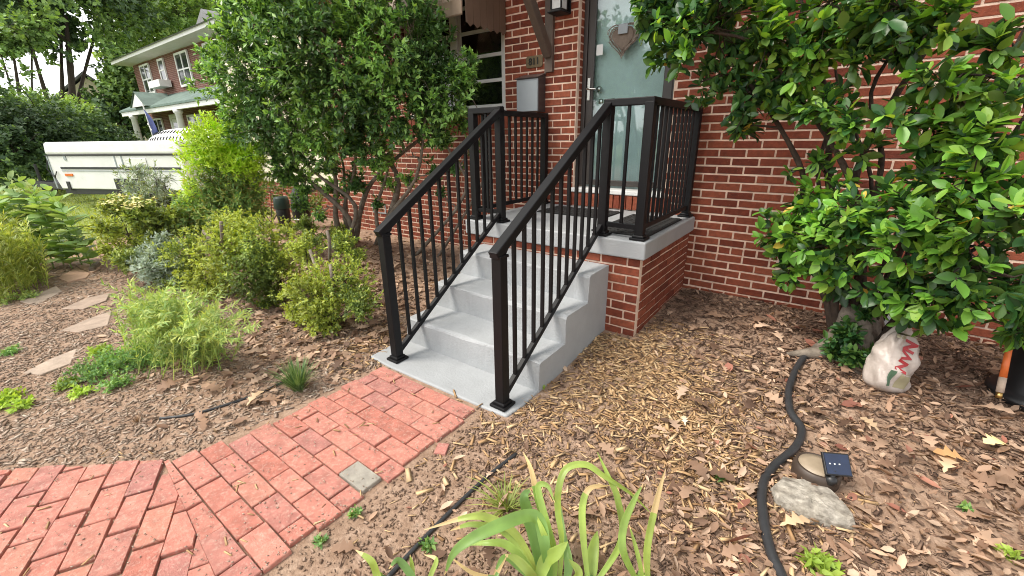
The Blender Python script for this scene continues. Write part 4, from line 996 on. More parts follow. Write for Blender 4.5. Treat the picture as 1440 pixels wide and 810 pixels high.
# tall clump at the left edge
B, T = [], []
for i in range(150):
    u0 = rr.uniform(-50, 70); p = gb(u0, rr.uniform(388, 432 - max(0, u0) * .38)); B.append(p - np.array([0, 0, .01])); T.append(p + np.array([rr.uniform(-.12, .1), rr.uniform(-.15, .08), rr.uniform(.42, .82)]))
stems_plant('narrow_leaved_clump', 'clump of tall yellow-green narrow-leaved stems at the left edge', 'plant', B, T, 3, .085, LM['gold'], 12, nodes=20, stemr=.004, wide=.9)
ML = [mkmesh('leaf', LEAF8 * np.array([1.15, 1, 1]), [tuple(f) for f in LEAF8F], LM['milk'], smooth=True)]
def milkweed(u, v, h, lean, label, seed):
    r = np.random.default_rng(seed); b = gb(u, v); root = empty('milkweed', b, label=label, cat='plant', group='broad-leaved plants by the flagstones')
    P = np.array(spline([(0, 0, -.01), (lean[0] * .3, lean[1] * .3, h * .5), (lean[0], lean[1], h)], 6)); MB().tube(P, list(np.linspace(.007, .004, len(P))), 6).build('stem', LM['milk'], root, smooth=True)
    n = 18; az = r.uniform(0, 6)
    for k in range(n):
        f = .12 + .88 * k / (n - 1); p = P[min(int(f * (len(P) - 1)), len(P) - 1)]
        for s in (0, math.pi):
            a = az + k * 1.57 + s + r.normal(0, .2); el = math.radians(r.uniform(0, 35) + 30 * (f > .9)); Lf = r.uniform(.17, .25) * (1 - .45 * (f > .93)) * (.8 + .2 * h)
            A = np.array([[math.cos(a) * math.cos(el), math.sin(a) * math.cos(el), math.sin(el)]]); A2, B2, N2 = frames(A, np.array([[0, 0, 1.]]) + r.normal(0, .2, (1, 3)))
            inst(ML[0], 'leaf', Matrix([[B2[0, i] * Lf, A2[0, i] * Lf, N2[0, i] * Lf, p[i]] for i in range(3)] + [[0, 0, 0, 1]]), root)
MW = [(130, 378, .74, (.05, -.1)), (116, 374, .84, (-.05, -.05)), (102, 378, .80, (-.1, -.1)), (90, 372, .94, (-.15, -.1)), (76, 378, .9, (-.1, .1)), (62, 374, .95, (-.12, .0)), (48, 380, .84, (-.15, -.1)), (34, 374, .9, (-.1, .05)), (18, 382, .82, (-.1, .0)), (4, 376, .86, (-.1, .0))]
ORD = ['first', 'second', 'third', 'fourth', 'fifth', 'sixth', 'seventh', 'eighth', 'ninth', 'tenth']
for q, (u, v, h, ln) in enumerate(MW):
    milkweed(u, v, h * 1.12, ln, 'broad-leaved tall plant by the tan flagstones, %s of the row counting from the flagstones' % ORD[q], q + 1)

# flagstones in the left bed
SLABS = []
def slab(pts, mat, label, th=.03, lift=.01):
    P = [gb(u, v) for u, v in pts]; SLABS.append([(p[0], p[1]) for p in P]); lift += .004; c = np.mean(P, axis=0); root = MB().prism([(p[0] - c[0], p[1] - c[1]) for p in P], -th, lift)
    a = area([(p[0], p[1]) for p in P]); 
    o = root.build('flagstone', mat, bevel=.006, label=label, cat='flagstone', group='flagstones in the left bed'); o.location = c
    if o.data.polygons[1].normal.z < 0: o.data.flip_normals()
slab([(82, 393), (108, 377), (127, 385), (122, 391), (96, 398)], MT['flag_tan'], 'tan flagstone lying below the broad-leaved plants')
slab([(110, 376), (126, 370), (142, 378), (130, 385)], MT['flag_tan'], 'small tan flagstone tucked against the timber edging')
slab([(85, 465), (128, 448), (158, 438), (152, 458), (110, 468)], MT['flag_grey'], 'dusty flagstone left of the feathery plant', .03, .004)
slab([(28, 425), (80, 404), (88, 410), (50, 430)], MT['flag_grey'], 'dusty flagstone beside the narrow-leaved clump', .03, .006)
slab([(30, 525), (70, 505), (110, 490), (100, 512), (60, 528)], MT['flag_grey'], 'dusty flagstone half sunk in the soil at far left', .03, .002)
slab([(85, 435), (120, 420), (155, 412), (150, 424), (118, 436)], MT['flag_grey'], 'dusty flagstone behind the other sunken ones', .03, .004)
t = MB().bar((-.17, 0, .02), (.17, 0, .02), .05, .05).build('edging_timber', MT['bark_grey'], bevel=.004, label='short weathered timber edging beside the tan flagstones', cat='timber'); t.location = gb(134, 377); t.rotation_euler = (0, 0, math.radians(-20))

# ------------------------------------------------------------------ iris leaves at the bottom of the picture
IR = {}
def zpt(x, y, z): return at_z(480 + x / 3, 620 + y / 3, z)
def iris_leaf(root, pts, wid, mats=None, tip_dry=.86):
    b = np.array(root.location); P = np.array(spline([zpt(*p) for p in pts], 7)) - b; k = len(P); V = []; F = []; mi = []
    T = np.gradient(P, axis=0); T = nrm(T)
    cam = nrm(CAM_C - b - P)
    side0 = nrm(np.cross(T, np.array([.25, -.6, .75])))
    tw = wob(P * 3, 2, len(root.children)) * .25
    for i in range(k):
        t = i / (k - 1); w = .95 * wid * min(1, .55 + 1.6 * t) * (1 - max(0, t - .45) ** 2 * 3.1) ; w = max(w, .0012)
        s = side0[i]; n = np.cross(s, T[i]); s = s * math.cos(tw[i]) + n * math.sin(tw[i]); n = np.cross(s, T[i])
        V += [P[i] - s * w + n * w * .22, P[i] - s * w * .66 + n * w * .20, P[i] - s * w * .33 + n * w * .02, P[i] + n * w * .04, P[i] + s * w * .33 + n * w * .02, P[i] + s * w * .66 + n * w * .2, P[i] + s * w + n * w * .22]
    for i in range(k - 1):
        a = 7 * i; F += [(a + q, a + q + 1, a + q + 8, a + q + 7) for q in range(6)]; mi += [1 if i / (k - 1) > tip_dry else 0] * 6
    o = bpy.data.objects.new('leaf', mkmesh('leaf', V, F, [LM['iris'], LM['iris_dry']], True, mi)); link(o, root)
def iris(label, base, leaves):
    p = at_g(480 + base[0] / 3, 620 + base[1] / 3); root = empty('iris', p, label=label, cat='iris', group='irises at the bottom edge')
    for pts, w, dry in leaves: iris_leaf(root, pts, w, tip_dry=dry)
    r = random.Random(len(label)); fan = MB()
    for q in range(3): fan.tube([(q * .015 - .015, 0, -.02), (q * .016 - .015, .002, .05)], [.014, .009], 7)
    fan.build('stem_base', LM['iris'], root, smooth=True)
iris('large iris clump with arching light green leaves left of bottom centre', (850, 600), [
    ([(850, 600, .0), (830, 470, .08), (790, 320, .2), (772, 235, .28), (800, 205, .29)], .022, .95),
    ([(880, 610, .0), (860, 450, .15), (815, 318, .24), (640, 368, .28), (490, 455, .24), (435, 565, .16)], .022, .96),
    ([(850, 590, .0), (740, 400, .1), (640, 332, .15), (540, 320, .17), (350, 375, .12)], .015, .8),
    ([(840, 600, .0), (700, 395, .09), (560, 352, .12), (460, 378, .08)], .012, .85),
    ([(890, 600, .0), (880, 420, .1), (830, 250, .22), (800, 120, .3), (768, 48, .33)], .012, .6),
    ([(920, 610, .0), (930, 420, .12), (915, 300, .2), (918, 200, .28), (950, 118, .33), (1030, 100, .34), (1110, 150, .3), (1220, 222, .22), (1310, 310, .12)], .013, .97),
    ([(820, 640, .02), (860, 510, .1), (910, 470, .15), (955, 425, .19)], .024, .97),
    ([(940, 620, .0), (960, 520, .06), (935, 400, .1), (925, 270, .14)], .016, .97),
    ([(830, 630, .0), (700, 590, .1), (560, 560, .14), (450, 482, .17)], .008, .5),
    ([(880, 640, .0), (760, 540, .08), (690, 490, .12), (640, 570, .1)], .012, .9),
    ([(900, 620, .0), (760, 600, .05), (650, 600, .12), (700, 480, .16)], .010, .8),
    ([(870, 610, .0), (880, 470, .12), (850, 380, .2), (820, 310, .24)], .012, .97), ([(900, 620, .0), (900, 480, .1), (870, 360, .18), (830, 200, .26), (870, 190, .27), (900, 260, .24)], .013, .97),
    ([(860, 640, .0), (780, 520, .09), (700, 440, .14), (620, 430, .16), (520, 440, .12)], .014, .95), ([(950, 640, .0), (1000, 560, .06), (960, 500, .1)], .016, .97), ([(840, 620, .0), (800, 560, .1), (740, 500, .14), (690, 480, .15)], .016, .9)])
iris('iris with two upright leaves and a browned tip right of bottom centre', (1275, 610), [
    ([(1262, 620, .0), (1190, 470, .14), (1190, 360, .2), (1230, 260, .27), (1272, 183, .32)], .014, .93),
    ([(1295, 620, .0), (1290, 450, .14), (1330, 250, .28), (1368, 118, .36)], .013, .55),
    ([(1280, 620, .0), (1250, 480, .1), (1215, 355, .16)], .008, .9)])
iris('iris with a bent tan-tipped leaf between the two larger irises', (1050, 620), [
    ([(1045, 630, .0), (1020, 400, .14), (1018, 270, .22), (1050, 200, .26), (1132, 188, .24)], .013, .62),
    ([(1060, 620, .0), (1180, 420, .1), (1165, 250, .22), (1130, 160, .28), (1080, 48, .34)], .014, .97),
    ([(1050, 620, .0), (1060, 480, .06), (1080, 380, .09)], .022, .97)])
iris('small iris sprouts with curled tips at the bottom left of the clump', (180, 620), [
    ([(170, 640, .0), (150, 560, .05), (125, 505, .1), (60, 460, .12)], .014, .85),
    ([(330, 640, .0), (290, 560, .06), (240, 505, .1), (200, 540, .1)], .013, .9),
    ([(300, 640, .0), (300, 540, .05), (290, 480, .09)], .009, .9), ([(350, 640, .0), (380, 560, .04), (400, 500, .07), (350, 480, .07)], .009, .7)])

# ------------------------------------------------------------------ hoses
def hose(name, px, r, mat, label, cat='hose', ridges=0, extra=0):
    P = [gb(u, v) + np.array([0, 0, r * .8]) for u, v in px]; b = P[0].copy(); S = spline([p - b for p in P], 10)
    if ridges:
        S2 = []
        for i in range(len(S) - 1):
            n = max(1, int(np.linalg.norm(S[i + 1] - S[i]) / .006))
            for q in range(n): S2.append(S[i] + (S[i + 1] - S[i]) * q / n)
        S = S2; R_ = [r * (1 + .025 * (i % 2)) for i in range(len(S))]
    else: R_ = r
    o = MB().tube(S, R_, 10).build(name, mat, smooth=True, label=label, cat=cat); o.location = b
hose('garden_hose', [(1158, 486), (1128, 508), (1110, 545), (1110, 580), (1126, 606), (1118, 632), (1085, 662), (1071, 690), (1073, 735), (1083, 780), (1098, 815), (1112, 860)], .019, MT['hose'], 'thick black hose winding down from the shrub to the bottom edge', ridges=1)
hose('drip_tube', [(726, 640), (690, 668), (650, 705), (610, 745), (575, 782), (545, 815)], .009, MT['hose'], 'thin black tube running towards the irises', 'tube')
hose('drip_tube', [(405, 535), (370, 552), (320, 570), (270, 584), (225, 590)], .008, MT['hose'], 'thin black tube beside the grassy tuft left of the path', 'tube')
cl = MB(); c0 = gb(290, 348)
cl.tube([(.16 * math.cos(t * .4) * (1 + .02 * t), .16 * math.sin(t * .4) * (1 + .02 * t), .015 + .0012 * t) for t in range(70)], .01, 6)
o = cl.build('hose_coil', MT['hose_green'], smooth=True, label='coil of green hose lying behind the forked bush', cat='hose'); o.location = c0

# ------------------------------------------------------------------ small things on the right
def stone():
    px = [(1085, 692), (1100, 680), (1130, 682), (1155, 690), (1175, 704), (1197, 732), (1193, 745), (1170, 742), (1145, 738), (1118, 724), (1092, 712)]
    P = [gb(u, v) for u, v in px]; c = np.mean(P, axis=0); r = np.random.default_rng(4); V = []; F = []; n = len(P) * 2
    ring = []
    for i in range(len(P)):
        a, b = P[i], P[(i + 1) % len(P)]; ring += [a, (a + b) / 2 + r.normal(0, .005, 3)]
    for sc_, z in ((1.02, -.03), (1.05, .008), (1.0, .03), (.93, .042), (.6, .05), (.25, .052)):
        for i, p in enumerate(ring):
            q = c + (p - c) * sc_; V.append((q[0] - c[0] + r.normal(0, .002), q[1] - c[1] + r.normal(0, .002), z + r.normal(0, .003)))
    for k in range(5):
        for i in range(n): F.append((k * n + i, k * n + (i + 1) % n, (k + 1) * n + (i + 1) % n, (k + 1) * n + i))
    F.append(tuple(range(5 * n, 6 * n)))
    o = MB().add(V, F).build('stone', MT['rock'], label='flat pale stone beside the solar light', cat='stone'); o.location = c
    bm_ = o.data
    import bmesh
    bm = bmesh.new(); bm.from_mesh(bm_); bmesh.ops.recalc_face_normals(bm, faces=bm.faces); bm.to_mesh(bm_); bm.free()
stone()
c0 = gb(1145, 672)
sl_t = empty('solar_light', c0, label='round brown solar garden light with a tilted square panel', cat='solar light')
MB().lathe([(.085, -.02), (.09, .0), (.092, .05), (.086, .07), (.076, .075), (.074, .07)], 28).build('housing', MT['puck'], sl_t, smooth=True)
MB().lathe([(.0735, .06), (.073, .0715), (.04, .078), (.001, .08)], 28).build('lens', MT['puck_top'], sl_t, smooth=True)
MB().tube([(.05, -.05, .02), (.05, -.065, .07), (.052, -.05, .11)], .011, 10).build('panel_stem', MT['black_plastic'], sl_t, smooth=True)
MB().lathe([(.024, 0), (.026, .02), (.015, .035)], 14, (.05, -.06, .05)).build('hinge', MT['black_plastic'], sl_t, smooth=True)
pn = MB().box((-.062, -.055, -.012), (.062, .055, .004)).build('panel_frame', MT['black_plastic'], sl_t, bevel=.004)
pn.matrix_local = Matrix.Translation((.058, -.03, .128)) @ Matrix.Rotation(math.radians(28), 4, 'Z') @ Matrix.Rotation(math.radians(46), 4, 'X') @ Matrix.Diagonal((.84, .84, 1, 1))
MB().box((-.055, -.048, .004), (.055, .048, .0065)).build('solar_cell', MT['solar'], pn)
for q in range(3): MB().box((-.04 + q * .022, -.003, .0066), (-.034 + q * .022, .003, .0085)).build('lamp_dot', MT['paper'], pn)

# bags behind the trunk
def bag(b, h, w, d, rz, tilt, seed, mats):
    r = np.random.default_rng(seed); n, k = 36, 26; V = []; F = []
    for j in range(k):
        t = j / (k - 1)
        fw = np.interp(t, [0, .03, .1, .45, .6, .72, .80, .86, 1], [.6, .86, .95, 1, .82, .5, .24, .3, .46]); fd = np.interp(t, [0, .03, .1, .4, .6, .72, .80, .86, 1], [.6, .9, 1, .95, .75, .42, .22, .16, .1])
        for i in range(n):
            a = 2 * math.pi * i / n; c, s = math.cos(a), math.sin(a); e = .55
            x = math.copysign(abs(c) ** e, c) * w * fw; y = math.copysign(abs(s) ** e, s) * d * fd
            cr = .016 * math.sin(3 * a + 7 * t + seed) * math.sin(18 * t) - .007 * abs(math.sin(4 * a + 5 * t)) ** .5 * (.2 + t) + .004 + .008 * math.sin(9 * a + 11 * t) + .006 * math.sin(31 * t + 4 * a) + (.03 * math.sin(6 * a + 1) * (t > .6)) + .01 * math.sin(5 * a + 13 * t) * abs(math.sin(9 * t))
            V.append((x * (1 + cr / w * .5), y * (1 + cr / d * .6), h * t + cr * .3))
    for j in range(k - 1):
        for i in range(n): F.append((j * n + i, j * n + (i + 1) % n, (j + 1) * n + (i + 1) % n, (j + 1) * n + i))
    F += [tuple(range(n - 1, -1, -1)), tuple(range((k - 1) * n, k * n))]
    return V, F
bagm = M('pale plastic sack', [(.40, .34, .30), (.48, .42, .38)], .35, .18, 12, .5, 25, rand=False)
bag_r = M('red print', (.32, .02, .025), .4, .2, 40); bag_g = M('green print', (.07, .13, .08), .4); bag_k = M('khaki print', (.30, .27, .17), .4)
b0 = gb(1240, 547)
sk = empty('soil_bag', b0, label='pinkish white plastic soil sack with red lettering leaning by the trunk', cat='bag')
V, F = bag(b0, .45, .102, .075, 0, 0, 2, None)
RB = Matrix.Rotation(math.radians(38), 4, 'Z') @ Matrix.Rotation(math.radians(14), 4, 'Y') @ Matrix.Rotation(math.radians(-10), 4, 'X')
o = MB().add(V, F).build('sack', bagm, sk, smooth=True); o.matrix_local = RB
def wrap(o, tgt, off=.002):
    s = o.modifiers.new('wrap', 'SHRINKWRAP'); s.target = tgt; s.wrap_method = 'PROJECT'; s.use_project_x = False; s.use_project_y = False; s.use_project_z = True; s.use_negative_direction = True; s.use_positive_direction = True; s.offset = off
sack = o
tm = text_mesh('NVN', .08, 0, bag_r, 'lettering', .045)
o = bpy.data.objects.new('lettering', tm); link(o, sk); o.matrix_local = RB @ Matrix.Translation((.0, -.12, .215)) @ Matrix.Rotation(math.pi / 2, 4, 'X') @ Matrix.Rotation(math.radians(72), 4, 'Z') @ Matrix.Diagonal((1.05, 1.0, 1, 1)); wrap(o, sack, .003)
for nm, cx_, cz_, w_, h_, mt in (('label_patch', -.058, .085, .026, .09, bag_g), ('label_patch', .015, .08, .07, .085, bag_k), ('label_patch', -.03, .32, .05, .03, bag_k)):
    g_ = MB(); nn = 6
    g_.add([(-w_ / 2 + w_ * i / nn, -h_ / 2 + h_ * j / nn, 0) for j in range(nn + 1) for i in range(nn + 1)], [(j * (nn + 1) + i, j * (nn + 1) + i + 1, (j + 1) * (nn + 1) + i + 1, (j + 1) * (nn + 1) + i) for j in range(nn) for i in range(nn)])
    o = g_.build(nm, mt, sk, smooth=True); o.matrix_local = RB @ Matrix.Translation((cx_, -.13, cz_)) @ Matrix.Rotation(math.pi / 2, 4, 'X'); wrap(o, sack, .002)
b1 = np.array([2.98, .74, float(gz(2.98, .74))])
sk2 = empty('soil_bag', b1, label='white plastic bag half hidden between the trunk stems and the wall', cat='bag')
bag2m = M('clear white plastic', (.55, .56, .57), .25, .15, 10, .4, 25)
V, F = bag(b1, .50, .15, .08, 0, 0, 5, None); o = MB().add(V, F).build('sack', bag2m, sk2, smooth=True); RB2 = Matrix.Rotation(math.radians(20), 4, 'Z') @ Matrix.Rotation(math.radians(12), 4, 'Y'); o.matrix_local = RB2
o = MB().box((.0, -.085, .30), (.06, -.078, .37)).build('label_patch', M('blue print', (.1, .3, .5), .4), sk2); o.matrix_local = RB2

# black tub with orange handled tool at the right edge
b0 = np.array([3.70, .47, float(gz(3.70, .47))])
tbn = empty('plastic_tub', b0, label='black plastic tub at the right edge by the brick wall', cat='tub')
MB().lathe([(.20, -.01), (.215, .01), (.215, .035), (.19, .05), (.17, .07), (.185, .3), (.195, .33), (.205, .335), (.205, .35), (.18, .35), (.17, .1), (.001, .09)], 32, cap=False).build('tub_body', MT['black_plastic'], tbn, smooth=True)
tl = empty('hand_tool', gb(1402, 572) + np.array([0, 0, .0]), label='orange-handled tool with a grey ferrule leaning on the black tub', cat='tool')
p0 = at_y(1404, 560, .17) - np.array(tl.location); p1 = at_y(1419, 490, .27) - np.array(tl.location); dd = p1 - p0
MB().tube([p0, p0 + dd * .12], .0125, 10).build('brass_end', MT['brass'], tl, smooth=True)
MB().tube([p0 + dd * .12, p0 + dd * .42], .0155, 12).build('ferrule', MT['flag_grey'], tl, smooth=True)
MB().tube([p0 + dd * .42, p0 + dd * 1.0], [.015, .013], 12).build('handle', MT['orange'], tl, smooth=True)

# containers by the far wing
b0 = gb(402, 318)
t = empty('green_bin', b0, label='dark green lidded bin behind the bed near the cream wing', cat='bin')
MB().lathe([(.09, 0), (.10, .02), (.105, .30), (.1, .31)], 24).build('bin_body', MT['black_plastic'], t, smooth=True)
MB().lathe([(.12, .30), (.125, .31), (.115, .46), (.10, .49), (.001, .50)], 24).build('lid', MT['green_plastic'], t, smooth=True)
b0 = at_g(428, 322)
t = empty('black_urn', b0, label='tall black rounded container beside the dark green bin', cat='container')
MB().lathe([(.08, 0), (.10, .03), (.10, .12), (.13, .16), (.14, .34), (.12, .52), (.08, .62), (.04, .68), (.03, .74), (.001, .75)], 24).build('urn_body', MT['black_plastic'], t, smooth=True)
MB().lathe([(.134, .16), (.142, .165), (.142, .18), (.134, .185)], 24).build('band', MT['steel'], t, smooth=True)

# ------------------------------------------------------------------ litter on the ground
path_polys = [[(.33, -1.24), (1.235, -1.24), (1.225, -2.5), (1.27, -2.9), (.9, -3.5), (-.2, -4.5), (-1.8, -4.1), (-1.2, -3.62), (-.34, -2.92), (.27, -2.42)]]
def free(P):
    x, y = P[:, 0], P[:, 1]
    bad = (x > -.02) & (x < W + .0) & (y > -.02); bad |= (x > x0s - .035) & (x < x1s + .004) & (y > y1 - .34); bad |= y > D - .01
    pp = path_polys[0]; c = np.zeros(len(P), bool)
    for i in range(len(pp)):
        (a, b), (p, q) = pp[i], pp[(i + 1) % len(pp)]
        if b == q: continue
        cond = (b > y) != (q > y); c ^= cond & (x < (p - a) * (y - b) / (q - b) + a)
    bad |= c
    for pp in SLABS:
        c = np.zeros(len(P), bool)
        for i in range(len(pp)):
            (a, b), (p, q) = pp[i], pp[(i + 1) % len(pp)]
            if b == q: continue
            cond = (b > y) != (q > y); c ^= cond & (x < (p - a) * (y - b) / (q - b) + a)
        bad |= c
    return ~bad
def litter(name, n, dens, tpl, tf, smin, smax, mat, seed, wmin=1, wmax=1, tilt=.25, lift=.004, box_=(-5.2, 4.8, -3.4, 1.22), label=None):
    r = np.random.default_rng(seed); P = np.stack([r.uniform(box_[0], box_[1], n), r.uniform(box_[2], box_[3], n)], 1)
    ok = free(P) & (r.random(n) < dens(P[:, 0], P[:, 1])); P = P[ok]; m_ = len(P)
    P3 = np.column_stack([P, gz(P[:, 0], P[:, 1]) + lift * r.uniform(.2, 1.6, m_)])
    a = r.uniform(0, 2 * math.pi, m_); A = np.column_stack([np.cos(a), np.sin(a), r.normal(0, tilt * .6, m_)]); Nn = np.column_stack([r.normal(0, tilt, m_), r.normal(0, tilt, m_), np.ones(m_)])
    V, F = scatter(tpl, tf, P3, A, Nn, (smin * .7 + (smax * 1.15 - smin * .7) * r.random(m_) ** 1.9), r.uniform(wmin, wmax, m_))
    big_mesh(name, V, F, mat, smooth=False, kind='stuff', label=label, cat='ground litter'); return m_
nz = lambda x, y, f, s: .5 + .25 * np.sin(f * x + s) * np.sin(f * 1.2 * y + 2 * s) + .25 * np.sin(f * .6 * (x + y) + 3 * s)
gauss = lambda x, y, cx, cy, sx, sy: np.exp(-((x - cx) / sx) ** 2 - ((y - cy) / sy) ** 2)
CH = CHIP * np.array([.16, 1, .10])
shav = lambda x, y: np.clip(1.25 * gauss(x, y, 1.75, -.55, .5, .75) + .5 * gauss(x, y, 2.2, -.9, .5, .5) + .5 * gauss(x, y, 1.5, -.05, .3, .3) + .45 * gauss(x, y, .05, -1.15, .22, .4), 0, 1) * nz(x, y, 5, 1) * 1.4
litter('wood_shavings', 60000, shav, CH * np.array([1, 1, .8]), CHIPT, .025, .07, MT['chips'], 1, .6, 2.3, .22, .008, (-.6, 3.2, -2.2, .4), 'golden wood shavings spread on the soil right of the steps')
right = lambda x: sstep(1.2, 1.6, x)
mulch = lambda x, y: right(x) * (.35 + .65 * sstep(-.9, .5, y)) * (.4 + .6 * nz(x, y, 3, 2)) * (1 - .75 * gauss(x, y, 1.75, -.6, .5, .7)) * (1 - .97 * gauss(x, y, 1.6, -1.9, .7, .85))
litter('bark_mulch', 60000, mulch, CH * np.array([1.5, 1, 1.4]), CHIPT, .018, .05, MT['mulch'], 2, .5, 1.8, .3, .008, (1.1, 4.8, -2.4, 1.22), 'dark brown bark mulch on the soil near the wall')
dl = lambda x, y: np.clip(sstep(1.9, 2.6, x) * (.25 + .75 * nz(x, y, 4, 4)) * (1 - .7 * sstep(-.1, .6, y)), 0, 1) * .9 + .14 * right(x) * nz(x, y, 6, 1)
litter('fallen_leaves', 26000, dl, DRYL * np.array([1, 1, 1.6]), DRYLF, .022, .065, [LM['dead']], 3, .45, 1.1, .45, .012, (1.1, 4.8, -2.4, 1.2), 'brown fallen leaves on the right side of the yard')
litter('fallen_oak_leaves', 1500, lambda x, y: dl(x, y) * .8, OAK, OAKF, .07, .13, [LM['dead']], 4, .8, 1.3, .25, .014, (1.3, 4.8, -2.3, 1.1), 'lobed fallen leaves on the right side of the yard')
litter('russet_leaves', 900, lambda x, y: dl(x, y) * .6, DRYL, DRYLF, .04, .09, [LM['dead_r']], 5, .8, 1.5, .35, .016, (1.3, 4.8, -2.2, 1.1), 'russet fallen leaves on the right side of the yard')
lf = lambda x, y: np.clip(gauss(x, y, -.7, -1.2, 1.0, .95) * 1.1 + gauss(x, y, -2.0, -.2, 1.6, 1.0), 0, 1) * (x < .5) * (.35 + .65 * nz(x, y, 4, 6))
litter('fallen_leaves', 15000, lf, DRYL, DRYLF, .03, .075, [LM['dead']], 6, .7, 1.4, .35, .012, (-4.5, .5, -2.4, 1.15), 'brown fallen leaves in the left bed')
litter('fallen_oak_leaves', 3400, lambda x, y: lf(x, y) * .9, OAK, OAKF, .07, .13, [LM['dead']], 7, .8, 1.3, .3, .014, (-4.5, .5, -2.3, 1.1), 'lobed fallen leaves in the left bed')
fk = lambda x, y: (x < .6) * np.clip(.55 + .5 * nz(x, y, 3.3, 3), 0, 1) * sstep(-.4, -1.2, y)
litter('bark_flakes', 52000, fk, CHIP * np.array([.38, 1, .09]), CHIPT, .010, .042, MT['flakes'], 8, .5, 1.5, .13, .003, (-5.2, .6, -3.6, -.3), 'greyish bark flakes on the soil left of the path')
ms = lambda x, y: (x < .4) * .6 * nz(x, y, 4, 5)
litter('bark_mulch', 7000, ms, CH * np.array([1.5, 1, 1.4]), CHIPT, .018, .045, MT['mulch'], 9, .5, 1.8, .3, .006, (-5.0, .4, -3.0, 1.2), 'brown bark mulch in the left bed')
gr = lambda x, y: .55 * (.3 + .7 * nz(x, y, 5, 9)) * ((x > 1.15) & (y < -.9))
litter('soil_crumbs', 42000, gr, CHIP * np.array([.8, 1, .6]), CHIPT, .006, .016, M('soil crumbs', [(.16, .10, .066), (.26, .17, .118), (.37, .26, .19)], .95, .3, 9), 10, .6, 1.4, .4, .003, (1.1, 3.2, -2.6, -.6), 'crumbly bare soil between the path and the irises')
litter('soil_crumbs', 60000, lambda x, y: .75 * (.3 + .7 * nz(x, y, 6, 4)) * (x < .6), CHIP * np.array([.8, 1, .6]), CHIPT, .005, .016, M('light soil crumbs', [(.2, .135, .095), (.31, .22, .16), (.43, .33, .25)], .95, .3, 9), 11, .6, 1.4, .4, .003, (-3.2, .6, -3.2, -.2), 'fine light soil crumbs in the left bed')
# crumbs, chips and bits of moss caught on the path and the pad
def debris(name, n, boxes, tpl, tf, s0, s1, mat, seed, label, z=.008):
    r = np.random.default_rng(seed); P = []
    for x0_, x1_, y0_, y1_, k in boxes: P.append(np.stack([r.uniform(x0_, x1_, int(n * k)), r.uniform(y0_, y1_, int(n * k))], 1))
    P = np.concatenate(P); m_ = len(P); a_ = r.uniform(0, 6.28, m_)
    V, F = scatter(tpl, tf, np.column_stack([P, np.full(m_, z)]), np.column_stack([np.cos(a_), np.sin(a_), np.zeros(m_)]), np.column_stack([r.normal(0, .15, (m_, 2)), np.ones(m_)]), r.uniform(s0, s1, m_)); big_mesh(name, V, F, mat, kind='stuff', label=label, cat='debris')
debris('path_crumbs', 1300, [(.36, 1.21, -2.5, -1.27, .5), (-.3, 1.1, -3.2, -2.45, .4), (1.15, 1.24, -2.6, -1.27, .12)], CHIP * np.array([.7, 1, .5]), CHIPT, .0025, .009, MT['flakes'], 51, 'soil crumbs scattered over the brick path')
debris('path_chips', 70, [(.36, 1.21, -2.5, -1.27, .6), (-.1, 1.1, -3.1, -2.45, .4)], CHIP * np.array([.2, 1, .12]), CHIPT, .015, .05, MT['chips'], 52, 'stray wood chips on the brick path')
# single leaves that stand out
OM = {c: mkmesh('fallen_leaf', OAK, [tuple(f) for f in OAKF], leaf_mat('single leaf ' + c, [v, v], .2, .6), True) for c, v in (('pale', (.62, .52, .26)), ('orange', (.56, .33, .15)), ('tan', (.52, .38, .24)), ('cream', (.58, .52, .38)))}
for (u, v, c, s, az, lb) in ((1408, 628, 'pale', .13, 2.4, 'pale yellow lobed leaf lying near the right edge'), (1360, 655, 'orange', .14, 1.9, 'orange-tan lobed leaf lying right of the solar light'), (963, 603, 'cream', .07, .4, 'small cream leaf on the wood shavings'), (1095, 745, 'tan', .12, -.9, 'tan lobed leaf between the hose and the stone'), (1325, 670, 'tan', .12, -.3, 'long tan leaf lying right of the solar light'), (1235, 612, 'tan', .1, .9, 'tan leaf lying behind the solar light'), (348, 575, 'tan', .13, .3, 'tan lobed leaf beside the thin tube left of the path'), (905, 395, 'cream', .06, .6, 'small pale leaf beside the porch corner')):
    p = gb(u, v) + np.array([0, 0, .022]); o = bpy.data.objects.new('fallen_leaf', OM[c]); COL.objects.link(o); o.location = p; o.rotation_euler = (.15, -.1, az); o.scale = (s, s, s); tag(o, lb, 'leaf', 'single leaves on the ground')

# ------------------------------------------------------------------ beyond the garden
def lawn():
    r = np.random.default_rng(6); n = 42000; x = r.uniform(-22, -5.6, n); y = r.uniform(-9, 5.5, n)
    P = np.column_stack([x, y, gz(x, y)]); k = r.random(n) < np.clip(1.4 + x / 22, .2, 1); P = P[k]; n = len(P)
    A = np.column_stack([r.normal(0, .5, n), r.normal(0, .5, n), np.ones(n)]); T = np.array([(-.12, 0, 0), (.12, 0, 0), (.0, 1, .15)]); V, F = scatter(T, np.array([(0, 1, 2)]), P, A, r.normal(size=(n, 3)), r.uniform(.05, .12, n)); big_mesh('lawn_grass', V, F, LM['lawn'], kind='stuff', label='mown lawn beyond the garden bed', cat='grass')
lawn()

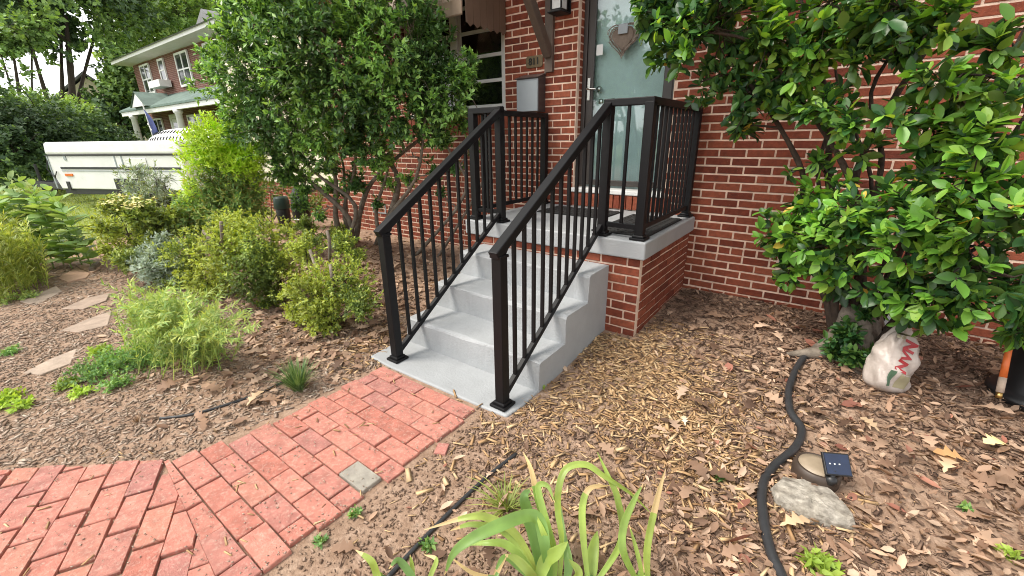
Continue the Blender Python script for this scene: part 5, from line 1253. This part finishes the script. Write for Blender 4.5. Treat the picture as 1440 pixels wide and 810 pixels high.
# camper
cp = np.array([-12.35, -.95, 0.0]); cdir = math.atan2(.62 + .95, -8.75 + 12.35)
cm = empty('camper_trailer', cp, cdir, label='white folded pop-up camper trailer on the lawn', cat='trailer')
CL, CW = 3.95, 2.1
bd = MB(); 
pr2 = [(.16, .45), (CL, .45), (CL, 1.2), (0, 1.2), (.03, .8)]
V = [(x, 0, z) for x, z in pr2] + [(x, CW, z) for x, z in pr2]; n = len(pr2)
bd.add(V, [tuple(range(n)), tuple(range(2 * n - 1, n - 1, -1))] + [(i, i + n, (i + 1) % n + n, (i + 1) % n) for i in range(n)]); bd.build('body', MT['camper'], cm, bevel=.02)
MB().box((-.012, -.015, 1.217), (CL + .012, CW + .015, 1.5), taper=.985).build('roof_lid', MT['camper'], cm, bevel=.06, seg=3)
MB().box((-.02, -.02, 1.198), (CL + .02, CW + .02, 1.216)).build('seam', MT['camper_trim'], cm)
MB().box((.35, -.012, .90), (CL - .1, -.003, .95)).build('stripe', MT['camper_trim'], cm)
MB().box((.35, -.010, .855), (CL - .1, -.003, .872)).build('stripe', MT['mail_grey'], cm)
for x in (2.05, 2.25): MB().box((x, -.01, .95), (x + .03, -.003, 1.195)).build('panel_seam', MT['mail_grey'], cm)
MB().box((.55, -.014, 1.10), (.62, -.004, 1.22)).build('latch', MT['mail_grey'], cm)
MB().box((.012, -.013, .46), (.05, -.002, 1.19)).build('corner_trim', MT['mail_grey'], cm)
for x in (.38, 3.2): MB().box((x, -.02, .42), (x + .09, -.003, .62)).build('stabiliser', MT['camper_trim'], cm)
MB().box((1.86, -.012, .46), (2.74, -.003, .70)).build('wheel_arch', MT['camper_trim'], cm, bevel=.004)
MB().box((2.45, -.016, .98), (2.95, -.004, 1.14)).build('service_door', MT['white'], cm, bevel=.004)
MB().box((.42, -.02, .74), (.66, -.002, .80)).build('marker_light', MT['amber'], cm, bevel=.006)
MB().box((.2, .03, .33), (CL - .05, CW - .05, .449)).build('chassis', MT['camper_trim'], cm)
for yy in (.06, CW - .26):
    w = MB().lathe([(.1, 0), (.30, .0), (.32, .03), (.32, .17), (.30, .2), (.1, .2)], 24).build('wheel', MT['black_plastic'], cm, smooth=True); w.matrix_local = Matrix.Translation((2.3, yy + .2 - (.09 if yy < 1 else 0), .31)) @ Matrix.Rotation(math.pi / 2, 4, 'X')
    MB().lathe([(.02, .201), (.17, .203), (.19, .21)], 20).build('rim', MT['mail_grey'], w)
for s in (.35, CW - .35): MB().bar((.3, s, .42), (-2.6, CW / 2, .44), .1, .14).build('tongue', MT['camper_trim'], cm)
MB().tube([(-2.3, CW / 2, .1), (-2.3, CW / 2, .95)], .035, 8).build('jack', MT['camper_trim'], cm)
MB().box((-1.35, CW / 2 - .3, .5), (-.75, CW / 2 + .3, .72), taper=.7).build('battery_box', MT['camper_trim'], cm)
MB().tube([(.02, -.01, 1.1), (-.05, -.03, .9), (.1, -.03, .7), (.2, -.02, .85)], .012, 6).build('cable', MT['camper_trim'], cm, smooth=True)
t = empty('marker_stake', at_g(276, 318), label='white stake with yellow tape leaning in front of the camper', cat='stake')
p0 = np.zeros(3); p1 = at_y(256, 240, float(t.location[1])) - np.array(t.location)
MB().tube([p0, p1], .02, 6).build('stake', MT['white'], t); MB().tube([p0 + (p1 - p0) * .55, p0 + (p1 - p0) * .85], .035, 6).build('tape', MT['yellow'], t)

# neighbour's house: front parallel to this one
NY = 5.6
nb = empty('neighbour_house', (-24, NY, 0), label='two-storey brick house with green porch roof across the yard', cat='house')
def nbx(x): return x + 24
mt, nt, b, o_ = new_mat('far brickwork')
tc = N_(nt, 'ShaderNodeTexCoord'); mp = N_(nt, 'ShaderNodeMapping'); mp.inputs['Rotation'].default_value = (math.pi / 2, 0, 0); bt = N_(nt, 'ShaderNodeTexBrick')
bt.inputs['Scale'].default_value = 1; bt.inputs['Brick Width'].default_value = .21; bt.inputs['Row Height'].default_value = .075; bt.inputs['Mortar Size'].default_value = .009
bt.inputs['Color1'].default_value = (.17, .06, .045, 1); bt.inputs['Color2'].default_value = (.12, .04, .032, 1); bt.inputs['Mortar'].default_value = (.3, .2, .16, 1)
nt.links.new(tc.outputs['Object'], mp.inputs[0]); nt.links.new(mp.outputs[0], bt.inputs[0]); nt.links.new(bt.outputs[0], b.inputs['Base Color']); b.inputs['Roughness'].default_value = .9
far_brick = mt
MB().box((nbx(-29.4), .05, -.1), (nbx(-14), 9, 5.42)).build('wall', far_brick, nb)
# roof: hip with wide white eave
MB().box((nbx(-29.8), -.75, 5.42), (nbx(-13), 9.8, 5.56)).build('eave', MT['white'], nb)
MB().add([(nbx(-29.9), -.85, 5.562), (nbx(-12.9), -.85, 5.562), (nbx(-12.9), 9.9, 5.562), (nbx(-29.9), 9.9, 5.562), (nbx(-25.5), 4.5, 7.2), (nbx(-17.5), 4.5, 7.2)], [(0, 1, 5, 4), (1, 2, 5), (2, 3, 4, 5), (3, 0, 4), (0, 3, 2, 1)]).build('roof', MT['grey_roof'], nb)
MB().add([(nbx(-21.6), .4, 5.8), (nbx(-18.4), .4, 5.8), (nbx(-20.0), .4, 6.7), (nbx(-21.6), 4, 5.8), (nbx(-18.4), 4, 5.8), (nbx(-20.0), 4, 6.7)], [(0, 1, 2), (3, 5, 4), (0, 2, 5, 3), (1, 4, 5, 2), (0, 3, 4, 1)]).build('dormer', MT['grey_roof'], nb)
def nwin(x0, x1, z0, z1, cols=2):
    f = MB().box((nbx(x0), -.03, z0), (nbx(x1), .04, z0 + .09)).box((nbx(x0), -.03, z1 - .09), (nbx(x1), .04, z1)).box((nbx(x0), -.03, z0 + .09), (nbx(x0) + .09, .04, z1 - .09)).box((nbx(x1) - .09, -.03, z0 + .09), (nbx(x1), .04, z1 - .09)).box((nbx(x0) + .09, -.02, (z0 + z1) / 2 - .03), (nbx(x1) - .09, .04, (z0 + z1) / 2 + .03)).build('window', MT['white'], nb)
    w = (x1 - x0 - .18) / cols
    for c in range(1, cols): MB().box((nbx(x0) + .09 + c * w - .04, -.025, z0 + .09), (nbx(x0) + .09 + c * w + .04, .04, z1 - .09)).build('mullion', MT['white'], f)
    for c in range(cols):
        for k in range(2):
            za, zb_ = (z0 + .09, (z0 + z1) / 2 - .03) if k == 0 else ((z0 + z1) / 2 + .03, z1 - .09)
            MB().box((nbx(x0) + .09 + c * w + (.04 if c else 0), .0, za), (nbx(x0) + .09 + (c + 1) * w - (.04 if c < cols - 1 else 0), .02, zb_)).build('pane', MT['glass_dark'], f)
nwin(-28.15, -26.7, 3.9, 5.3); nwin(-25.3, -24.5, 4.3, 5.3, 1); nwin(-22.95, -21.4, 3.9, 5.3); nwin(-19.6, -18.0, 3.9, 5.3)
MB().box((nbx(-25.7), -.5, 4.0), (nbx(-24.1), -.02, 4.3)).build('flower_box', MT['white'], nb)
# porch
MB().add([(nbx(-28.5), -1.3, 3.05), (nbx(-15), -1.3, 3.05), (nbx(-15), .04, 3.72), (nbx(-28.0), .04, 3.72), (nbx(-28.5), -1.3, 2.97), (nbx(-15), -1.3, 2.97), (nbx(-15), .04, 3.0), (nbx(-28.5), .04, 3.0)], [(0, 1, 2, 3), (4, 7, 6, 5), (0, 4, 5, 1), (0, 3, 7, 4), (1, 5, 6, 2)]).build('porch_roof', MT['green_roof'], nb)
MB().add([(nbx(-25.6), -1.5, 3.07), (nbx(-23.4), -1.5, 3.07), (nbx(-24.5), -1.5, 3.72), (nbx(-25.6), -.2, 3.07), (nbx(-23.4), -.2, 3.07), (nbx(-24.5), -.2, 3.72)], [(0, 2, 5, 3), (1, 4, 5, 2)]).build('gable_roof', MT['green_roof'], nb)
MB().add([(nbx(-25.5), -1.45, 3.07), (nbx(-23.5), -1.45, 3.07), (nbx(-24.5), -1.45, 3.63), (nbx(-25.5), -1.4, 3.07), (nbx(-23.5), -1.4, 3.07), (nbx(-24.5), -1.4, 3.63)], [(0, 1, 2), (3, 5, 4), (0, 2, 5, 3), (1, 4, 5, 2)]).build('gable_front', MT['white'], nb)
MB().box((nbx(-28.4), -1.25, 2.78), (nbx(-15), -1.08, 2.968)).build('porch_beam', MT['white'], nb)
for x in (-26.9, -20.5, -15.5): MB().lathe([(.2, 0), (.2, .1), (.15, .14), (.125, 2.6), (.18, 2.66), (.18, 2.779)], 16, (nbx(x), -1.16, 0)).build('column', MT['white'], nb, smooth=True)
nwin(-23.2, -21.4, 1.0, 2.7); nwin(-28.4, -26.9, 1.0, 2.7); nwin(-19, -17.5, 1.0, 2.7)
dd_ = MB().box((nbx(-25.6), -.03, .15), (nbx(-25.4), .03, 2.6)).box((nbx(-24.4), -.03, .15), (nbx(-24.2), .03, 2.6)).box((nbx(-25.6), -.03, 2.6), (nbx(-24.2), .03, 2.8)).build('door', MT['white'], nb)
MB().box((nbx(-25.39), -.01, .15), (nbx(-24.41), .02, 2.59)).build('door_leaf', MT['white'], dd_); MB().box((nbx(-25.2), -.02, 1.4), (nbx(-24.6), -.011, 2.4)).build('pane', MT['glass_dark'], dd_)
# flag and white hull in front of that house
fp = at_d(217, 196, 24.); fl = empty('flag', (fp[0], fp[1], 0), label='dark blue flag with white marks on the porch of the brick house', cat='flag')
MB().tube([(0, 0, 0), (-.0, .0, 1.2), (-.25, .0, 3.0)], .025, 6).build('pole', MT['white'], fl)
V = []; F = []
for i in range(9):
    t = i / 8; sp = 1.05 * (1 - t * .85)
    for j in range(6):
        s = j / 5; V.append((-.22 + t * 1.15 + .04 * s, -.03 + .05 * math.sin(4 * t + 2 * s), 2.75 - .2 * t - s * sp - .55 * t))
for i in range(8):
    for j in range(5): F.append((i * 6 + j, i * 6 + j + 1, i * 6 + j + 7, i * 6 + j + 6))
ob = MB().add(V, F).build('cloth', MT['flag_blue'], fl, smooth=True); sm = ob.modifiers.new('thickness', 'SOLIDIFY'); sm.thickness = .006
for k in range(3): MB().bar((.0 + .1 * k, -.09, 2.2 - .1 * k), (.16 + .1 * k, -.09, 2.15 - .1 * k), .006, .06).build('mark', MT['white'], fl)
hp = at_d(262, 188, 17.); hl = empty('upturned_boat', (hp[0], hp[1], .0), math.radians(12), label='white rounded hull with a row of dark slots behind the camper', cat='boat')
V = []; F = []; nu, nv = 25, 13
for i in range(nu):
    u = -1 + 2 * i / (nu - 1); w = max(1 - abs(u) ** 2.6, 0) ** .5
    for j in range(nv):
        a = math.pi * j / (nv - 1); V.append((u * 1.9, -math.cos(a) * .62 * w, 1.25 + math.sin(a) * .62 * w))
for i in range(nu - 1):
    for j in range(nv - 1): F.append((i * nv + j, (i + 1) * nv + j, (i + 1) * nv + j + 1, i * nv + j + 1))
MB().add(V, F).build('hull', MT['camper'], hl, smooth=True)
for k in range(13):
    u = -.55 + k * .085; w = (1 - abs(u) ** 2.6) ** .5
    for a0_ in (.45, .85):
        P_ = [(u * 1.9, -math.cos(a) * .63 * w, 1.25 + math.sin(a) * .63 * w) for a in (a0_, a0_ + .1, a0_ + .2)]
        MB().tube(P_, .013, 5).build('slot', MT['camper_trim'], hl)
for x in (-1, 1): MB().box((x - .05, -.5, 0), (x + .05, .5, 1.25)).build('trestle', MT['bark_grey'], hl)
# small pale gable far away
gp = at_d(150, 170, 48.); gh = empty('far_house', (gp[0], gp[1], 0), math.radians(72), label='pale gabled house partly hidden by trees far left', cat='house')
MB().add([(-3, -4, 0), (3, -4, 0), (3, -4, 3.2), (0, -4, 5.8), (-3, -4, 3.2), (-3, 4, 0), (3, 4, 0), (3, 4, 3.2), (0, 4, 5.8), (-3, 4, 3.2)], [(0, 1, 2, 3, 4), (5, 9, 8, 7, 6), (0, 4, 9, 5), (1, 6, 7, 2)]).build('wall', MT['siding'], gh)
MB().add([(-3.4, -4.3, 2.95), (0, -4.3, 6.0), (3.4, -4.3, 2.95), (-3.4, 4.3, 2.95), (0, 4.3, 6.0), (3.4, 4.3, 2.95), (-3.4, -4.3, 3.1), (0, -4.3, 6.15), (3.4, -4.3, 3.1), (-3.4, 4.3, 3.1), (0, 4.3, 6.15), (3.4, 4.3, 3.1)], [(6, 7, 10, 9), (7, 8, 11, 10), (0, 3, 4, 1), (1, 4, 5, 2), (0, 1, 7, 6), (1, 2, 8, 7), (0, 6, 9, 3), (2, 5, 11, 8)]).build('roof', MT['grey_roof'], gh)
MB().box((-.5, -4.06, 3.4), (.5, -4.01, 4.6)).build('window', MT['glass_dark'], gh)

# trees and hedges
def tree(name, label, foot, crown, ntips, per, L, mats, seed, r0=.25, gap=-.8, gf=1.2, inner=.45, twig_every=12, limbs=None, cat='tree', bark='bark_dark', flat=1., rough=.25):
    r = np.random.default_rng(seed); base = np.array([foot[0], foot[1], float(gz(foot[0], foot[1])) - .05]); top = np.mean([c for c, _ in crown], axis=0)
    st = [[base, base * .6 + top * .4 + r.normal(0, .3, 3) * np.array([1, 1, 0]), top]] + [[base + (0, 0, .1), base * .55 + c * .45 + (0, 0, .5), c] for c, _ in (limbs or crown[:3])]
    root = empty(name, base, label=label, cat=cat)
    tips, dirs, tl_ = lobe_tips(crown, ntips, r, inner, gap, gf, flat, rough)
    ok = tips[:, 2] > .15; tips, dirs, tl_ = tips[ok], dirs[ok], tl_[ok]
    Q, A, Nn, S, t = leaves_at(tips, dirs, per, L, r, .8, 20, 85, .35)
    mi = ((wob(Q, 1.1, 3.) + r.normal(0, .5, len(Q))) > .2).astype(int) if len(mats) > 1 else np.zeros(len(Q), int)
    V, F = scatter(LEAF4 * np.array([1.5, 1, 1]), LEAF4F, Q - base, A, Nn, S); big_mesh('crown', V, F, mats, np.repeat(mi, 4), True, root, kind='stuff')
    woody([[np.array(p) - base for p in s] for s in st], [(np.array(c) - base, q) for c, q in crown], tips - base, tl_, r, [r0] + [r0 * .5] * 9, twig_every, .012, .06).build('trunk', MT[bark], root, smooth=True)
def dl_(L): return [(at_d(u, v, d), r) for u, v, d, r in L]
T1 = dl_([(25, 0, 40, 2.4), (85, -5, 42, 2.9), (140, 25, 42, 2.4), (75, 45, 40, 1.6), (172, 15, 44, 2.4), (20, 40, 38, 1.0), (110, 55, 42, .9), (30, -60, 40, 4), (120, -60, 42, 4.5), (165, 60, 43, 1.0), (72, 82, 41, .55), (50, 60, 41, .6)])
f1 = at_d(80, 190, 41)
tree('dark_tree', 'tall dark tree with gaps of white sky at the top left', f1, T1, 4600, 9, .28, [LM['far_d'], LM['far_m']], 1, r0=.34, gap=-.22, gf=1.1, inner=.3, twig_every=12)
f2 = at_d(35, 190, 36)
tree('thin_tree', 'thin-limbed tree leaning at the far left edge', f2, dl_([(15, 60, 36, 1.0), (45, 35, 36, 1.4), (-10, 40, 36, 1.6), (30, 100, 36, .6), (5, 95, 36, .6)]), 500, 8, .24, [LM['far_m']], 2, r0=.16, gap=-.3, gf=1.5, inner=.2, twig_every=4)
f3 = at_d(215, 190, 47)
tree('light_tree', 'lighter green tree behind the roof of the brick house', f3, dl_([(200, 55, 47, 2.8), (235, 25, 48, 3.2), (185, 95, 46, 2.0), (265, 15, 50, 3.0), (172, 125, 46, 1.6), (210, 95, 47, 2.6)]), 2600, 9, .32, [LM['far_m'], LM['far_l']], 3, r0=.35, gap=-1.0, gf=.9, inner=.5)
f4 = at_d(285, 190, 55)
tree('dark_tree', 'dark tree behind the top of the large evergreen shrub', f4, dl_([(230, -20, 58, 4.5), (290, -10, 58, 4.5), (340, -10, 58, 5)]), 1800, 8, .42, [LM['far_d'], LM['far_m']], 4, r0=.4, gap=-.9, gf=.8)
f5 = at_d(170, 190, 50)
tree('dark_tree', 'dark evergreen tree left of the brick house', at_d(172, 190, 34), dl_([(172, 115, 35, 1.3), (168, 145, 35, 1.5), (180, 165, 35, 1.6), (165, 90, 35, .9)]), 900, 8, .26, [LM['far_d'], LM['far_m']], 5, r0=.2, gap=-1.1, gf=1.6)
H1 = dl_([(30, 186, 21, 1.0), (70, 180, 21, 1.05), (110, 186, 22, .9), (0, 190, 20, 1.1), (138, 195, 22, .8), (60, 205, 20, 1.0), (20, 215, 19, .8), (100, 208, 20.5, .8), (-40, 180, 20, 1.4), (160, 210, 23, .6)])
tree('hedge', 'big rounded green hedge behind the lawn on the left', at_d(60, 225, 21), H1, 4200, 9, .12, [LM['far_d'], LM['far_m']], 6, r0=.1, gap=-1.3, gf=2.2, inner=.6, cat='hedge', twig_every=60)
tree('hedge', 'lighter green hedge top behind the pale gabled house', at_d(110, 190, 30), dl_([(60, 168, 30, 1.1), (110, 168, 30, .95), (20, 168, 30, 1.2), (160, 200, 30, .8)]), 1500, 9, .17, [LM['far_m'], LM['far_l']], 7, r0=.1, gap=-1.3, gf=1.6, inner=.6, cat='hedge', twig_every=60)
tree('hedge', 'dark shrubs in front of the porch column of the brick house', at_d(175, 205, 27), dl_([(172, 195, 27, .6), (160, 200, 27, .6)]), 300, 8, .13, [LM['far_d'], LM['far_m']], 8, r0=.08, gap=-1.2, gf=2, inner=.6, cat='hedge', twig_every=30)
# distant wood closing the view
r = np.random.default_rng(44); tips = []
n = 2600; az = r.uniform(math.radians(60), math.radians(300), n); dist = r.uniform(75, 100, n); z = r.uniform(.5, 3.5, n) * (.7 + .3 * np.sin(az * 14))
az2 = np.radians(90) + az
P = np.column_stack([CAM_C[0] + dist * np.cos(az2), CAM_C[1] + dist * np.sin(az2), z]); P = P[(P[:, 0] < -30) | (P[:, 1] < -40)]
Q, A, Nn, S, t = leaves_at(P, np.tile([0, 0, 1.], (len(P), 1)), 10, 1.1, r, .9, 20, 90)
V, F = scatter(LEAF4 * np.array([1.5, 1, 1]), LEAF4F, Q, A, Nn, S); big_mesh('distant_wood', V, F, LM['far_d'], smooth=True, kind='stuff', label='distant dark tree line on the horizon', cat='trees')

for q, (x, y, h, lb) in enumerate(((-9, -24, 8, 'street tree behind the viewer, mirrored in the door glass'), (-21, -25, 9, 'street tree behind the viewer, mirrored in the window'))):
    c = np.array([x, y, h * .6]); rq = np.random.default_rng(60 + q)
    tree('street_tree', lb, (x, y), [(c + rq.normal(0, 1.6, 3) * np.array([1, .7, .7]), rq.uniform(1.6, 2.6)) for _ in range(6)], 1300, 8, .4, [LM['far_d'], LM['far_m']], 70 + q, r0=.3, gap=-.6, gf=1., inner=.4)
